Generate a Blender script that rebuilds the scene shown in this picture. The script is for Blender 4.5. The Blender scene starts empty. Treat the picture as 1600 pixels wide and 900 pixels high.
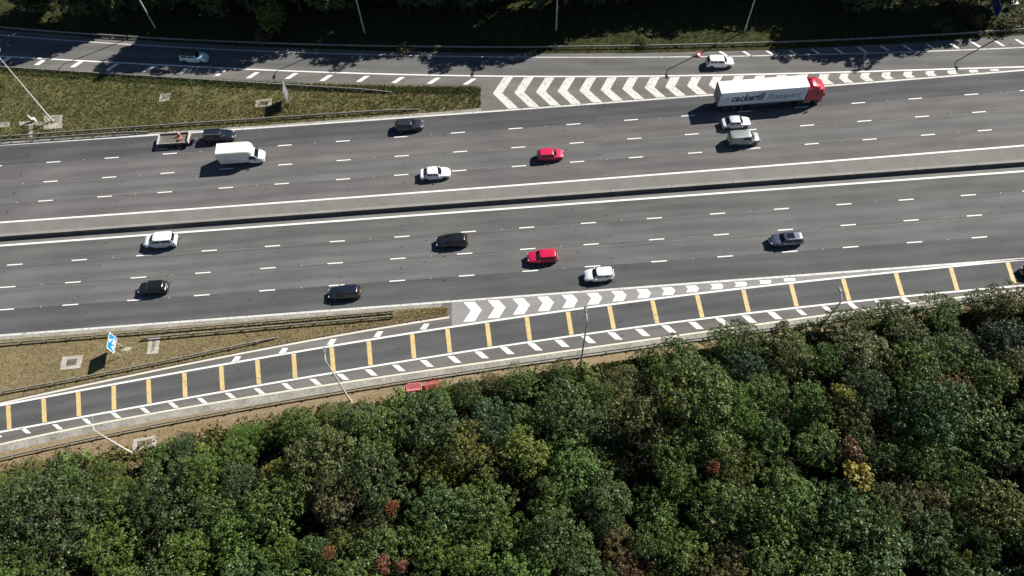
import bpy, bmesh, math, random
import numpy as np
from mathutils import Vector, Matrix

random.seed(7)
C = bpy.context.scene.collection
SC = bpy.context.scene
R = math.radians

# ------------------------------------------------------------------ camera
CAM_H, CAM_F, CAM_TILT, CAM_ROLL = 86.2076, 1129.56, 0.508404, 0.0488549
cam_d = bpy.data.cameras.new("camera")
cam = bpy.data.objects.new("camera", cam_d)
C.objects.link(cam)
cam_d.sensor_width = 36.0
cam_d.lens = 36.0 * CAM_F / 1600.0
cam_d.clip_start = 1.0
cam_d.clip_end = 3000.0
cam.matrix_world = (Matrix.Translation((0, 0, CAM_H)) @ Matrix.Rotation(CAM_TILT, 4, 'X')
                    @ Matrix.Rotation(-CAM_ROLL, 4, 'Z'))
SC.camera = cam

# ------------------------------------------------------------------ sky, sun, exposure
SUN_EL, SUN_AZ = 39.5, 29.0          # azimuth counted from +X towards +Y
w = bpy.data.worlds.new("World")
SC.world = w
w.use_nodes = True
nt = w.node_tree
bg = nt.nodes["Background"]
sky = nt.nodes.new("ShaderNodeTexSky")
sky.sky_type = 'NISHITA'
sky.sun_disc = False
sky.sun_elevation = R(SUN_EL)
sky.sun_rotation = R(90 - SUN_AZ)
sky.altitude = 800.0
sky.air_density = 0.85
sky.dust_density = 0.2
sky.ozone_density = 2.5
nt.links.new(sky.outputs[0], bg.inputs[0])
bg.inputs[1].default_value = 0.05
sun_d = bpy.data.lights.new("sun", 'SUN')
sun_d.energy = 5.0
sun_d.angle = R(0.5)
sun_d.color = (1.0, 0.955, 0.88)
sun = bpy.data.objects.new("sun", sun_d)
C.objects.link(sun)
sd = Vector((math.cos(R(SUN_EL)) * math.cos(R(SUN_AZ)), math.cos(R(SUN_EL)) * math.sin(R(SUN_AZ)), math.sin(R(SUN_EL))))
sun.rotation_euler = sd.to_track_quat('Z', 'Y').to_euler()
sun.location = (60, 40, 120)
SC.view_settings.view_transform = 'Standard'
SC.view_settings.look = 'None'
SC.view_settings.exposure = 0.55
SC.view_settings.gamma = 1.0
SC.view_settings.use_curve_mapping = False
SC.cycles.max_bounces = 5
SC.cycles.diffuse_bounces = 3
SC.cycles.glossy_bounces = 2
SC.cycles.transmission_bounces = 2

# ------------------------------------------------------------------ survey: photo point -> point on the level z
def at(p, z=0.0):
    u, v = p[0] - 800.0, p[1] - 450.0
    c, s = math.cos(CAM_ROLL), math.sin(CAM_ROLL)
    u, v = c * u - s * v, s * u + c * v
    y, zz = -v, -CAM_F
    Y = y * math.cos(CAM_TILT) - zz * math.sin(CAM_TILT)
    Z = y * math.sin(CAM_TILT) + zz * math.cos(CAM_TILT)
    k = -(CAM_H - z) / Z
    return Vector((u * k, Y * k, z))

class Curve:
    """a road line surveyed at a few points, as Y of X, straight beyond its ends"""
    def __init__(self, pts, deg=3):
        P = [at(p) for p in pts]
        xs = np.array([p.x for p in P]); ys = np.array([p.y for p in P])
        self.c = np.polyfit(xs / 50.0, ys, deg)
        self.x0, self.x1 = xs.min(), xs.max()
        self.off = 0.0
    def raw(self, x):
        return float(np.polyval(self.c, x / 50.0))
    def slope(self, x):
        x = min(max(x, self.x0), self.x1)
        return (self.raw(x + .5) - self.raw(x - .5))
    def __call__(self, x):
        xc = min(max(x, self.x0), self.x1)
        return self.raw(xc) + (x - xc) * self.slope(xc) + self.off
    def shift(self, d):
        k = Curve.__new__(Curve); k.__dict__.update(self.__dict__); k.off = self.off + d
        return k

SLIP_BANK = Curve([(0, 46), (150, 56), (400, 73.5), (600, 79), (800, 82), (1000, 81), (1190, 78.5), (1300, 73), (1450, 64), (1600, 54)])
TOP_RAIL = Curve([(0, 42), (82, 47.5), (150, 51), (250, 59), (350, 65), (400, 66.7), (600, 69), (675, 70.5), (800, 72), (870, 72), (1000, 70.5), (1120, 68.7), (1190, 66), (1250, 63), (1350, 59), (1450, 52.5), (1600, 45)], 4)
SLIP_OUT = Curve([(0, 55.5), (75, 60.5), (125, 63), (225, 71), (275, 74.5), (375, 79), (425, 80.5), (600, 85.5), (700, 87.5), (800, 89.4), (1000, 89), (1150, 88), (1200, 87), (1300, 84.5), (1470, 79.5), (1600, 74)], 4)
SLIP_IN = Curve([(0, 88), (100, 93), (200, 98.7), (300, 104.5), (400, 109), (500, 112.5), (600, 115), (700, 117.5), (800, 119.3), (900, 120), (1000, 118.7), (1100, 117.5), (1200, 116.5), (1260, 114), (1350, 111), (1450, 108.7), (1600, 104.5)], 4)
GORE_TOP = Curve([(0, 105), (75, 109), (200, 117.5), (300, 124), (400, 129), (500, 131), (600, 134), (700, 136), (760, 136)])
GORE_BOT = Curve([(0, 221), (100, 214.5), (250, 206), (400, 195), (500, 188), (600, 180), (700, 172.5), (760, 167)])
UP_LEFT = Curve([(0, 226.5), (100, 220), (200, 214), (247, 211), (300, 206.5), (400, 200), (500, 192.5), (600, 185.5), (700, 178.7), (800, 172), (900, 165), (1000, 157.5), (1100, 149.5), (1295, 133.2), (1400, 125), (1500, 117), (1600, 110.5)])
U1P = [(83.7, 252.7), (174.5, 246.5), (265.5, 240), (355, 233.5), (445, 227), (535.7, 220.7), (626.7, 214), (715.5, 208), (805.5, 202), (896, 194), (986, 187), (1075, 180), (1164, 173), (1252, 167), (1341, 160.5), (1430, 154), (1518, 148), (1604, 141.5)]
U2P = [(-12, 290), (79, 283.5), (170.5, 277), (262, 270), (353.7, 263.7), (445.7, 256.7), (537, 250), (627.7, 244), (719, 237.7), (810, 231), (901, 223), (991, 216.5), (1081, 209), (1171, 202.3), (1261, 195.5), (1350.5, 188.7), (1440.7, 182), (1530, 175.7)]
U3P = [(-22, 320.5), (71, 313.7), (163.7, 306.7), (257.5, 300), (353, 293), (440.5, 286.5), (536, 280), (627, 274), (717.5, 268), (811, 260.5), (901.7, 253), (993.7, 245.5), (1086, 237.7), (1177, 231), (1268, 224), (1358.7, 217.5), (1450, 211), (1539, 204.5)]
UP_1, UP_2, UP_3 = Curve(U1P, 2), Curve(U2P, 2), Curve(U3P, 2)
UP_RIGHT = Curve([(0, 347.5), (400, 318.9), (600, 305), (800, 290.8), (1000, 275), (1200, 258), (1400, 243), (1600, 228)], 2)
RES_TOP = Curve([(0, 370), (400, 340.7), (600, 326), (800, 312.3), (1200, 282), (1600, 252.5)], 2)
RES_BOT = Curve([(0, 378), (400, 347.7), (800, 319.5), (1200, 290.2), (1600, 260.5)], 2)
LO_RIGHT = Curve([(0, 384), (400, 354), (800, 326), (1200, 296), (1600, 267.5)], 2)
L1P = [(-77, 421), (23, 413.7), (124, 406), (225, 398.7), (327, 391), (426, 384), (527, 376.5), (628, 369.7), (732, 362.7), (823, 356), (919.5, 349), (1022.5, 340.7), (1121, 333), (1220.7, 326), (1318.7, 319), (1416, 312.5), (1513, 305), (1609, 297.5)]
L2P = [(12, 448), (114, 441.5), (216.5, 433.7), (317, 426.5), (418.7, 419), (523.7, 411), (621.5, 403.5), (726, 396), (824.5, 389), (923.7, 382), (1026, 374), (1127, 366.5), (1227, 358.7), (1325.5, 351.5), (1423.7, 344.5), (1522.5, 337), (1620, 329)]
L3P = [(9.5, 484), (110, 476), (211, 469), (315.5, 461), (417.5, 453.5), (526, 445), (620.7, 438.5), (729, 430.7), (828.7, 423.5), (926, 416.7), (1030, 408.5), (1133, 400.7), (1234, 392.7), (1329, 386), (1429, 378.5), (1530, 370.7)]
LO_1, LO_2, LO_3 = Curve(L1P, 2), Curve(L2P, 2), Curve(L3P, 2)
LO_LEFT = Curve([(0, 523.7), (175, 511), (400, 494.5), (600, 479.5), (800, 463.5), (975, 450), (1200, 434), (1375, 421), (1600, 404.5)], 2)
S1 = Curve([(0, 630.5), (100, 610), (200, 586.5), (300, 567.5), (400, 549.5), (500, 528), (600, 512.5), (700, 496)])
S2 = Curve([(0, 634), (100, 613.7), (200, 596), (300, 578.7), (400, 561.5), (500, 543), (600, 527.5), (700, 512), (800, 496), (950, 475), (1100, 459), (1162, 451), (1300, 435), (1400, 424.2), (1600, 405.5)], 4)
S3 = Curve([(0, 675), (75, 662.5), (200, 636), (400, 603.7), (600, 571), (800, 537.5), (1000, 510), (1200, 485.7), (1400, 465), (1550, 451), (1590, 446)], 4)
S4 = Curve([(0, 695), (97, 674.5), (200, 651), (400, 620), (600, 590), (800, 560), (1000, 532), (1200, 504.7), (1400, 479), (1525, 461)], 4)
LOW_RAIL = Curve([(0, 715), (175, 676.5), (200, 672), (400, 632.3), (600, 601), (800, 570.5), (1000, 539), (1200, 514), (1375, 489)], 4)
WOOD_EDGE = Curve([(0, 737), (165, 717), (340, 692), (545, 625), (720, 602), (920, 572), (1050, 547), (1200, 505), (1380, 500), (1600, 455)], 3)

# ------------------------------------------------------------------ materials
MATS = {}
def nodes_of(name):
    m = bpy.data.materials.new(name); m.use_nodes = True
    return m, m.node_tree, m.node_tree.nodes["Principled BSDF"]

def N(t, kind, **kw):
    n = t.nodes.new(kind)
    for k, v in kw.items(): setattr(n, k, v)
    return n

def ramp(t, src, a, b, c0, c1):
    r = N(t, "ShaderNodeValToRGB")
    r.color_ramp.elements[0].position = a; r.color_ramp.elements[1].position = b
    r.color_ramp.elements[0].color = (*c0, 1); r.color_ramp.elements[1].color = (*c1, 1)
    t.links.new(src, r.inputs[0])
    return r.outputs[0]

def mix(t, fac, a, b, mode='MIX'):
    n = N(t, "ShaderNodeMix", data_type='RGBA', blend_type=mode)
    for sock, val in ((n.inputs[0], fac), (n.inputs[6], a), (n.inputs[7], b)):
        if isinstance(val, (int, float)): sock.default_value = val
        elif isinstance(val, tuple): sock.default_value = (*val, 1)
        else: t.links.new(val, sock)
    return n.outputs[2]

def noise(t, vec, scale, detail=4, rough=.6, mapping=None):
    if mapping:
        mp = N(t, "ShaderNodeMapping"); mp.inputs['Scale'].default_value = mapping
        t.links.new(vec, mp.inputs[0]); vec = mp.outputs[0]
    n = N(t, "ShaderNodeTexNoise"); n.inputs['Scale'].default_value = scale
    n.inputs['Detail'].default_value = detail; n.inputs['Roughness'].default_value = rough
    t.links.new(vec, n.inputs['Vector'])
    return n.outputs['Fac']

def flat(name, col, rough=.5, metal=0.0, coat=0.0, var=.12, scale=3.0, spec=.5):
    """plain material with a little wear in tone and gloss"""
    if name in MATS: return MATS[name]
    m, t, b = nodes_of(name)
    co = N(t, "ShaderNodeTexCoord").outputs['Object']
    f = noise(t, co, scale, 5)
    lo = tuple(c * (1 - var) for c in col); hi = tuple(min(1, c * (1 + var)) for c in col)
    t.links.new(ramp(t, f, .3, .7, lo, hi), b.inputs['Base Color'])
    b.inputs['Roughness'].default_value = rough
    b.inputs['Metallic'].default_value = metal
    b.inputs['Coat Weight'].default_value = coat
    b.inputs['Coat Roughness'].default_value = .06
    b.inputs['Specular IOR Level'].default_value = spec
    MATS[name] = m
    return m

def asphalt(name, col, streak=.25, track=.12, blotch=.2, rough=.85):
    if name in MATS: return MATS[name]
    m, t, b = nodes_of(name)
    uv = N(t, "ShaderNodeTexCoord").outputs['UV']
    base = ramp(t, noise(t, uv, 1.0, 6, .65, (.045, .9, 1)), .3, .7, tuple(c * (1 - streak) for c in col), tuple(c * (1 + streak) for c in col))
    bl = ramp(t, noise(t, uv, 1.0, 3, .5, (.09, .28, 1)), .3, .7, (1 - blotch,) * 3, (1 + blotch,) * 3)
    k = mix(t, 1.0, base, bl, 'MULTIPLY')
    # tyre polish: two darker bands along each lane
    sep = N(t, "ShaderNodeSeparateXYZ"); t.links.new(uv, sep.inputs[0])
    mu = N(t, "ShaderNodeMath", operation='MULTIPLY'); mu.inputs[1].default_value = 2 * math.pi / 1.83
    t.links.new(sep.outputs[1], mu.inputs[0])
    sn = N(t, "ShaderNodeMath", operation='SINE'); t.links.new(mu.outputs[0], sn.inputs[0])
    sh = N(t, "ShaderNodeMath", operation='MULTIPLY_ADD'); sh.inputs[1].default_value = .5; sh.inputs[2].default_value = .5
    t.links.new(sn.outputs[0], sh.inputs[0])
    tr = ramp(t, sh.outputs[0], 0, 1, (1 - track,) * 3, (1 + track * .5,) * 3)
    k = mix(t, .8, k, mix(t, 1.0, k, tr, 'MULTIPLY'))
    # aggregate grain
    g = ramp(t, noise(t, uv, 1.0, 3, .7, (5, 5, 1)), .25, .75, (.8,) * 3, (1.2,) * 3)
    k = mix(t, 1.0, k, g, 'MULTIPLY')
    # sealed cracks and oil spots
    sp = ramp(t, noise(t, uv, 1.0, 2, .5, (.9, 1.3, 1)), .70, .74, (1, 1, 1), (.5, .5, .5))
    k = mix(t, 1.0, k, sp, 'MULTIPLY')
    t.links.new(k, b.inputs['Base Color'])
    b.inputs['Roughness'].default_value = rough
    b.inputs['Specular IOR Level'].default_value = .25
    MATS[name] = m
    return m

def paint(name, col, wear=.5, under=(.16, .155, .15)):
    """road marking paint, worn through to the asphalt in spots"""
    if name in MATS: return MATS[name]
    m, t, b = nodes_of(name)
    co = N(t, "ShaderNodeTexCoord").outputs['Object']
    f = noise(t, co, 2.2, 6, .72)
    a = .72 - wear * .25
    k = mix(t, ramp(t, f, a, a + .1, (0,) * 3, (.75,) * 3), ramp(t, noise(t, co, .6, 3), .3, .7, tuple(c * .88 for c in col), tuple(min(1, c * 1.05) for c in col)), under)
    t.links.new(k, b.inputs['Base Color'])
    b.inputs['Roughness'].default_value = .7
    MATS[name] = m
    return m

def soil(name, cols, scale=1.0, rough=.95, bump=.4, stretch=None, spots=None):
    """grass, soil or gravel: a big patch noise, a small clump noise, a fine grain"""
    if name in MATS: return MATS[name]
    m, t, b = nodes_of(name)
    co = N(t, "ShaderNodeTexCoord").outputs['Object']
    big = noise(t, co, .16 * scale, 4, .6)
    mid = noise(t, co, 1.1 * scale, 4, .65)
    fine = noise(t, co, 6.0 * scale, 4, .75)
    k = mix(t, ramp(t, big, .38, .62, (0,) * 3, (1,) * 3), cols[0], cols[1])
    k = mix(t, ramp(t, mid, .45, .68, (0,) * 3, (.85,) * 3), k, cols[2])
    k = mix(t, 1.0, k, ramp(t, fine, .28, .72, (.45,) * 3, (1.55,) * 3), 'MULTIPLY')
    if spots:
        k = mix(t, ramp(t, noise(t, co, 3.1 * scale, 2, .5), .66, .72, (0,) * 3, (1,) * 3), k, spots)
    t.links.new(k, b.inputs['Base Color'])
    b.inputs['Roughness'].default_value = rough
    b.inputs['Specular IOR Level'].default_value = .15
    bp = N(t, "ShaderNodeBump"); bp.inputs['Strength'].default_value = bump; bp.inputs['Distance'].default_value = .25
    t.links.new(fine, bp.inputs['Height']); t.links.new(bp.outputs[0], b.inputs['Normal'])
    MATS[name] = m
    return m

def concrete(name, col, var=.18, grain=.75):
    if name in MATS: return MATS[name]
    m, t, b = nodes_of(name)
    co = N(t, "ShaderNodeTexCoord").outputs['Object']
    k = ramp(t, noise(t, co, .35, 5, .65), .3, .7, tuple(c * (1 - var) for c in col), tuple(c * (1 + var) for c in col))
    k = mix(t, 1.0, k, ramp(t, noise(t, co, 2.5, 5, .7), .25, .75, (grain,) * 3, (1.95 - grain,) * 3), 'MULTIPLY')
    t.links.new(k, b.inputs['Base Color'])
    b.inputs['Roughness'].default_value = .9
    MATS[name] = m
    return m

def leaf_mat(name, sat=1.0, shine=.5):
    if name in MATS: return MATS[name]
    m, t, b = nodes_of(name)
    oi = N(t, "ShaderNodeObjectInfo")
    at_ = N(t, "ShaderNodeAttribute", attribute_name='tint')
    at2 = N(t, "ShaderNodeAttribute", attribute_name='clump')
    v = ramp(t, at_.outputs['Fac'], 0, 1, (.55, .57, .55), (1.5, 1.48, 1.4))
    k = mix(t, 1.0, oi.outputs['Color'], v, 'MULTIPLY')
    v2 = ramp(t, at2.outputs['Fac'], 0, 1, (.82, .84, .72), (1.26, 1.16, .95))
    k = mix(t, 1.0, k, v2, 'MULTIPLY')
    t.links.new(k, b.inputs['Base Color'])
    b.inputs['Roughness'].default_value = shine
    b.inputs['Specular IOR Level'].default_value = .35
    tr = N(t, "ShaderNodeBsdfTranslucent"); t.links.new(k, tr.inputs[0])
    ms = N(t, "ShaderNodeMixShader"); ms.inputs[0].default_value = .15
    t.links.new(b.outputs[0], ms.inputs[1]); t.links.new(tr.outputs[0], ms.inputs[2])
    t.links.new(ms.outputs[0], t.nodes["Material Output"].inputs[0])
    MATS[name] = m
    return m

LANE_A = asphalt("asphalt_blue", (.082, .083, .087), .24, .14, .2)
LANE_B = asphalt("asphalt_warm", (.131, .126, .124), .17, .10, .20)
LANE_C = asphalt("asphalt_grey", (.129, .127, .124), .17, .10, .20)
LANE_D = asphalt("asphalt_green", (.112, .117, .111), .2, .10, .20)
LANE_E = asphalt("asphalt_dark", (.092, .094, .094), .2, .10, .2)
SHOULDER = asphalt("asphalt_shoulder", (.150, .143, .132), .2, .03, .2)
GORE_A = asphalt("asphalt_gore", (.165, .152, .138), .2, .02, .2)
GORE_B = asphalt("asphalt_gore_pale", (.265, .255, .245), .12, .02, .12)
WHITE = paint("white_road_paint", (.66, .65, .61), .75)
WHITE2 = paint("white_road_paint_fresh", (.84, .83, .79), .2)
YELLOW = paint("yellow_road_paint", (.66, .49, .21), .7)
CREAM = paint("cream_road_paint", (.74, .68, .55), .35)
CONC = concrete("pale_concrete", (.185, .179, .163), .14, .92)
CONC2 = concrete("bright_concrete", (.44, .41, .345), .15, .86)
CHANNEL = concrete("channel_concrete", (.29, .275, .24), .3, .55)
STEEL = flat("galvanised_steel", (.27, .255, .22), .7, 0, var=.3)
POLEM = flat("lamp_post_steel", (.58, .56, .50), .55, 0, var=.12)
TYRE = flat("tyre_rubber", (.015, .015, .016), .8)
RIM = flat("wheel_rim_alloy", (.11, .11, .115), .45, .5)
GLASS = flat("tinted_glass", (.012, .015, .018), .06, var=.05, spec=.7)
BLACKP = flat("black_plastic", (.018, .018, .02), .55)
LAMPW = flat("headlamp_glass", (.48, .50, .53), .12)
LAMPR = flat("tail_lamp_red", (.16, .008, .01), .2)
PLATEW = flat("white_plate", (.75, .75, .72), .4)
PLATEY = flat("yellow_plate", (.7, .55, .05), .4)

# ------------------------------------------------------------------ object helpers
def link(o, parent=None):
    C.objects.link(o)
    if parent is not None: o.parent = parent
    return o

def tag(o, label, cat, group=None):
    o['label'] = label; o['category'] = cat
    if group: o['group'] = group
    return o

def thing(name, label, cat, loc=(0, 0, 0), rz=0.0, group=None):
    o = bpy.data.objects.new(name, None); link(o)
    o.empty_display_size = .3
    o.location = loc; o.rotation_euler = (0, 0, rz)
    return tag(o, label, cat, group)

class MB:
    def __init__(self): self.v = []; self.f = []; self.uv = None
    def add(self, vs, fs):
        n = len(self.v); self.v += [tuple(p) for p in vs]; self.f += [tuple(i + n for i in f) for f in fs]
        return self
    def box(self, c, s, rot=None, taper=1.0):
        x, y, z = s[0] / 2, s[1] / 2, s[2] / 2
        vs = [Vector((sx * x * (taper if sz > 0 else 1), sy * y * (taper if sz > 0 else 1), sz * z)) for sz in (-1, 1) for sy in (-1, 1) for sx in (-1, 1)]
        if rot is not None: vs = [rot @ p for p in vs]
        return self.add([p + Vector(c) for p in vs], [(0, 2, 3, 1), (4, 5, 7, 6), (0, 1, 5, 4), (2, 6, 7, 3), (0, 4, 6, 2), (1, 3, 7, 5)])
    def bar(self, a, b, w, h):
        a, b = Vector(a), Vector(b); d = (b - a).normalized()
        up = Vector((0, 0, 1)) if abs(d.z) < .95 else Vector((1, 0, 0))
        s = d.cross(up).normalized() * w / 2; u = s.cross(d).normalized() * h / 2
        vs = [p + q for p in (a, b) for q in (-s - u, s - u, s + u, -s + u)]
        return self.add(vs, [(0, 1, 2, 3), (7, 6, 5, 4), (0, 4, 5, 1), (1, 5, 6, 2), (2, 6, 7, 3), (3, 7, 4, 0)])
    def tube(self, pts, rads, n=8):
        pts = [Vector(p) for p in pts]; rings = []
        for i, p in enumerate(pts):
            d = (pts[min(i + 1, len(pts) - 1)] - pts[max(i - 1, 0)]).normalized()
            up = Vector((0, 0, 1)) if abs(d.z) < .9 else Vector((1, 0, 0))
            s = d.cross(up).normalized(); u = s.cross(d)
            rings.append([p + (s * math.cos(2 * math.pi * k / n) + u * math.sin(2 * math.pi * k / n)) * rads[i] for k in range(n)])
        vs = [q for r in rings for q in r]; fs = []
        for i in range(len(pts) - 1):
            for k in range(n):
                fs.append((i * n + k, i * n + (k + 1) % n, (i + 1) * n + (k + 1) % n, (i + 1) * n + k))
        fs.append(tuple(range(n - 1, -1, -1))); fs.append(tuple((len(pts) - 1) * n + k for k in range(n)))
        return self.add(vs, fs)
    def disc(self, c, r, w, n=18):
        """wheel-like cylinder, axis along Y"""
        return self.tube([Vector(c) + Vector((0, -w / 2, 0)), Vector(c) + Vector((0, w / 2, 0))], [r, r], n)
    def loft(self, rings, cap=True, closed=True):
        n = len(rings[0]); vs = [q for r in rings for q in r]; fs = []
        for i in range(len(rings) - 1):
            for k in range(n if closed else n - 1):
                fs.append((i * n + k, i * n + (k + 1) % n, (i + 1) * n + (k + 1) % n, (i + 1) * n + k))
        if cap:
            fs.append(tuple(range(n - 1, -1, -1))); fs.append(tuple((len(rings) - 1) * n + k for k in range(n)))
        return self.add(vs, fs)
    def prism(self, pts, z0, z1):
        n = len(pts)
        vs = [(p[0], p[1], z0) for p in pts] + [(p[0], p[1], z1) for p in pts]
        a = sum(pts[i][0] * pts[(i + 1) % n][1] - pts[(i + 1) % n][0] * pts[i][1] for i in range(n))
        fs = [tuple(range(n - 1, -1, -1)), tuple(range(n, 2 * n))] + [(i, (i + 1) % n, n + (i + 1) % n, n + i) for i in range(n)]
        if a < 0: fs = [f[::-1] for f in fs]
        return self.add(vs, fs)
    def mesh(self, name, mat, smooth=False, bevel=0.0, seg=2, fix=True):
        me = bpy.data.meshes.new(name)
        me.from_pydata(self.v, [], self.f)
        if fix or bevel:
            bm = bmesh.new(); bm.from_mesh(me)
            bmesh.ops.recalc_face_normals(bm, faces=bm.faces)
            if bevel:
                bmesh.ops.bevel(bm, geom=[e for e in bm.edges if e.calc_face_angle(0) > .5], offset=bevel, segments=seg, affect='EDGES', profile=.5)
            bm.to_mesh(me); bm.free()
        if isinstance(mat, (list, tuple)):
            for m in mat: me.materials.append(m)
        else: me.materials.append(mat)
        if smooth:
            me.polygons.foreach_set('use_smooth', [True] * len(me.polygons))
            me.set_sharp_from_angle(angle=R(smooth if smooth is not True else 40))
        return me
    def obj(self, name, mat, parent=None, **kw):
        return link(bpy.data.objects.new(name, self.mesh(name, mat, **kw)), parent)

def structure(o): o['kind'] = 'structure'; return o

def copy_tree(src, parent=None):
    c = src.copy(); C.objects.link(c)
    if parent is not None: c.parent = parent
    for ch in [k for k in bpy.data.objects if k.parent == src]: copy_tree(ch, c)
    return c

# ------------------------------------------------------------------ ground and road sheets
XL, XR = -125.0, 125.0
def strip(name, fa, fb, mat, z=0.0, parent=None, x0=XL, x1=XR, nx=110, ny=3, skirt=0.0, rag=0.0):
    """sheet between two road lines; u runs along the road in metres, v across it"""
    vs, fs, uv = [], [], []
    rr = random.Random(name + str(x0))
    for i in range(nx + 1):
        x = x0 + (x1 - x0) * i / nx
        a, b = fa(x), fb(x)
        a -= rag * rr.random(); b += rag * rr.random()
        for j in range(ny + 1):
            t = j / ny
            vs.append((x, a + (b - a) * t, z)); uv.append((x, (b - a) * t))
    for i in range(nx):
        for j in range(ny):
            k = i * (ny + 1) + j
            fs.append((k, k + ny + 1, k + ny + 2, k + 1))
    nb = len(vs)
    if skirt:
        for side in (0, ny):
            o = len(vs)
            for i in range(nx + 1):
                p = vs[i * (ny + 1) + side]; vs.append((p[0], p[1] + (-.03 if side == 0 else .03), z - skirt)); uv.append((p[0], 0))
            for i in range(nx):
                k = i * (ny + 1) + side; q = (k, k + ny + 1, o + i + 1, o + i)
                fs.append(q if side else q[::-1])
    me = bpy.data.meshes.new(name); me.from_pydata(vs, [], fs); me.materials.append(mat)
    l = me.uv_layers.new(name='UVMap')
    idx = np.empty(len(me.loops), dtype=np.int32); me.loops.foreach_get('vertex_index', idx)
    l.data.foreach_set('uv', np.array(uv, dtype=np.float32)[idx].ravel())
    return link(bpy.data.objects.new(name, me), parent)

def line_strip(name, f, wdt, mat, z, parent, x0=XL, x1=XR, nx=110):
    h = wdt / 2
    return strip(name, lambda x: f(x) - h, lambda x: f(x) + h, mat, z, parent, x0, x1, nx, 1)

SOIL = soil("leaf_litter", [(.016, .014, .010), (.022, .018, .012), (.012, .014, .007)], 1.0)
g = MB(); g.add([(-500, -400, -.06), (500, -400, -.06), (500, 600, -.06), (-500, 600, -.06)], [(0, 1, 2, 3)])
ground = structure(g.obj("ground", SOIL, fix=False))

mid_up = Curve.__new__(Curve); mid_up.__dict__.update(UP_LEFT.__dict__)
upper = structure(strip("carriageway", lambda x: UP_RIGHT(x) - .2, lambda x: UP_LEFT(x) + .1, LANE_C, -.012))
strip("lane", UP_1, UP_LEFT, LANE_A, 0, upper)
strip("lane", UP_2, UP_1, LANE_B, 0, upper)
strip("lane", UP_3, UP_2, LANE_C, 0, upper)
strip("lane", UP_RIGHT, UP_3, LANE_B, 0, upper)
lower = structure(strip("carriageway", lambda x: LO_LEFT(x) - .1, lambda x: LO_RIGHT(x) + .1, LANE_C, -.012))
strip("lane", LO_1, LO_RIGHT, LANE_D, 0, lower)
strip("lane", LO_2, LO_1, LANE_C, 0, lower)
strip("lane", LO_3, LO_2, LANE_C, 0, lower)
strip("lane", LO_LEFT, LO_3, LANE_E, 0, lower)
res = structure(strip("central_reserve", LO_RIGHT, UP_RIGHT, CONC, -.002))
slip_up = structure(strip("slip_road", lambda x: UP_LEFT(x), lambda x: SLIP_BANK(x), SHOULDER, -.008, rag=.05))
strip("lane", SLIP_IN, SLIP_OUT, LANE_C, 0, slip_up)
strip("chevron_ground", lambda x: UP_LEFT(x), lambda x: SLIP_IN(x), GORE_A, -.003, slip_up, -6, XR)
S5 = S4.shift(-1.15)
slip_lo = structure(strip("slip_road", lambda x: S4(x), lambda x: max(LO_LEFT(x), S2(x)), SHOULDER, -.008))
strip("lane", S3, S2, LANE_E, 0, slip_lo)
strip("chevron_ground", lambda x: min(S2(x), LO_LEFT(x)), lambda x: LO_LEFT(x), GORE_B, -.003, slip_lo, at((706, 500)).x, XR)
channel = structure(strip("drainage_channel", S5, S4, CHANNEL, .02, rag=.12, skirt=.06))

# painted lines
for f, wd, m, p in ((UP_LEFT, .30, WHITE, upper), (UP_RIGHT, .28, WHITE2, upper), (LO_RIGHT, .30, WHITE2, lower), (LO_LEFT, .30, WHITE, lower)):
    line_strip("edge_line", f, wd, m, .006, p)
line_strip("edge_line", SLIP_OUT, .20, WHITE, .006, slip_up)
line_strip("edge_line", SLIP_IN, .26, WHITE2, .006, slip_up)
line_strip("edge_line", S2, .26, WHITE2, .006, slip_lo, XL, at((1400, 424)).x + 30)
line_strip("edge_line", S3, .24, WHITE2, .006, slip_lo)
line_strip("edge_line", S1, .24, CREAM, .006, slip_lo, XL, at((702, 496)).x)
line_strip("edge_line", S4.shift(.02), .22, CREAM, .026, slip_lo)
# thin overbanding along the lane joints
JOINT = flat("bitumen_joint", (.055, .055, .055), .7)
JOINT2 = flat("pale_joint", (.2, .19, .18), .9)
for f, m, p, d in ((UP_1, JOINT, upper, -.22), (UP_2, JOINT2, upper, -.25), (UP_3, JOINT2, upper, .25), (LO_1, JOINT, lower, -.45), (LO_2, JOINT2, lower, -.45), (LO_3, JOINT, lower, -.2)):
    line_strip("lane_joint", f.shift(d), .06, m, .004, p)

# dashes: one mesh shared by all
dm = MB().prism([(-1.08, -.085), (1.08, -.085), (1.08, .085), (-1.08, .085)], 0, .004).mesh("lane_dash", WHITE2)
stud = MB().box((0, 0, .012), (.13, .11, .024), taper=.7).mesh("road_stud", flat("stud_white", (.7, .7, .66), .4))
for pts, f, p in ((U1P, UP_1, upper), (U2P, UP_2, upper), (U3P, UP_3, upper), (L1P, LO_1, lower), (L2P, LO_2, lower), (L3P, LO_3, lower)):
    xs = sorted(at(q).x for q in pts)
    st = (xs[-1] - xs[0]) / (len(xs) - 1)
    xs = [xs[0] - 2 * st, xs[0] - st] + xs + [xs[-1] + st, xs[-1] + 2 * st]
    for i, x in enumerate(xs):
        o = link(bpy.data.objects.new("lane_dash", dm), p)
        o.location = (x, f(x), .005); o.rotation_euler = (0, 0, math.atan(f.slope(x)))
        if i % 2 == 0:
            o = link(bpy.data.objects.new("road_stud", stud), p)
            o.location = (x + st * .52, f(x + st * .52), .006)

def mark(name, px, mat, parent, z=.006):
    """one painted shape whose corners were surveyed"""
    P = [at(q) for q in px]
    return MB().prism([(p.x, p.y) for p in P], z - .002, z).obj(name, mat, parent)

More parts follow.
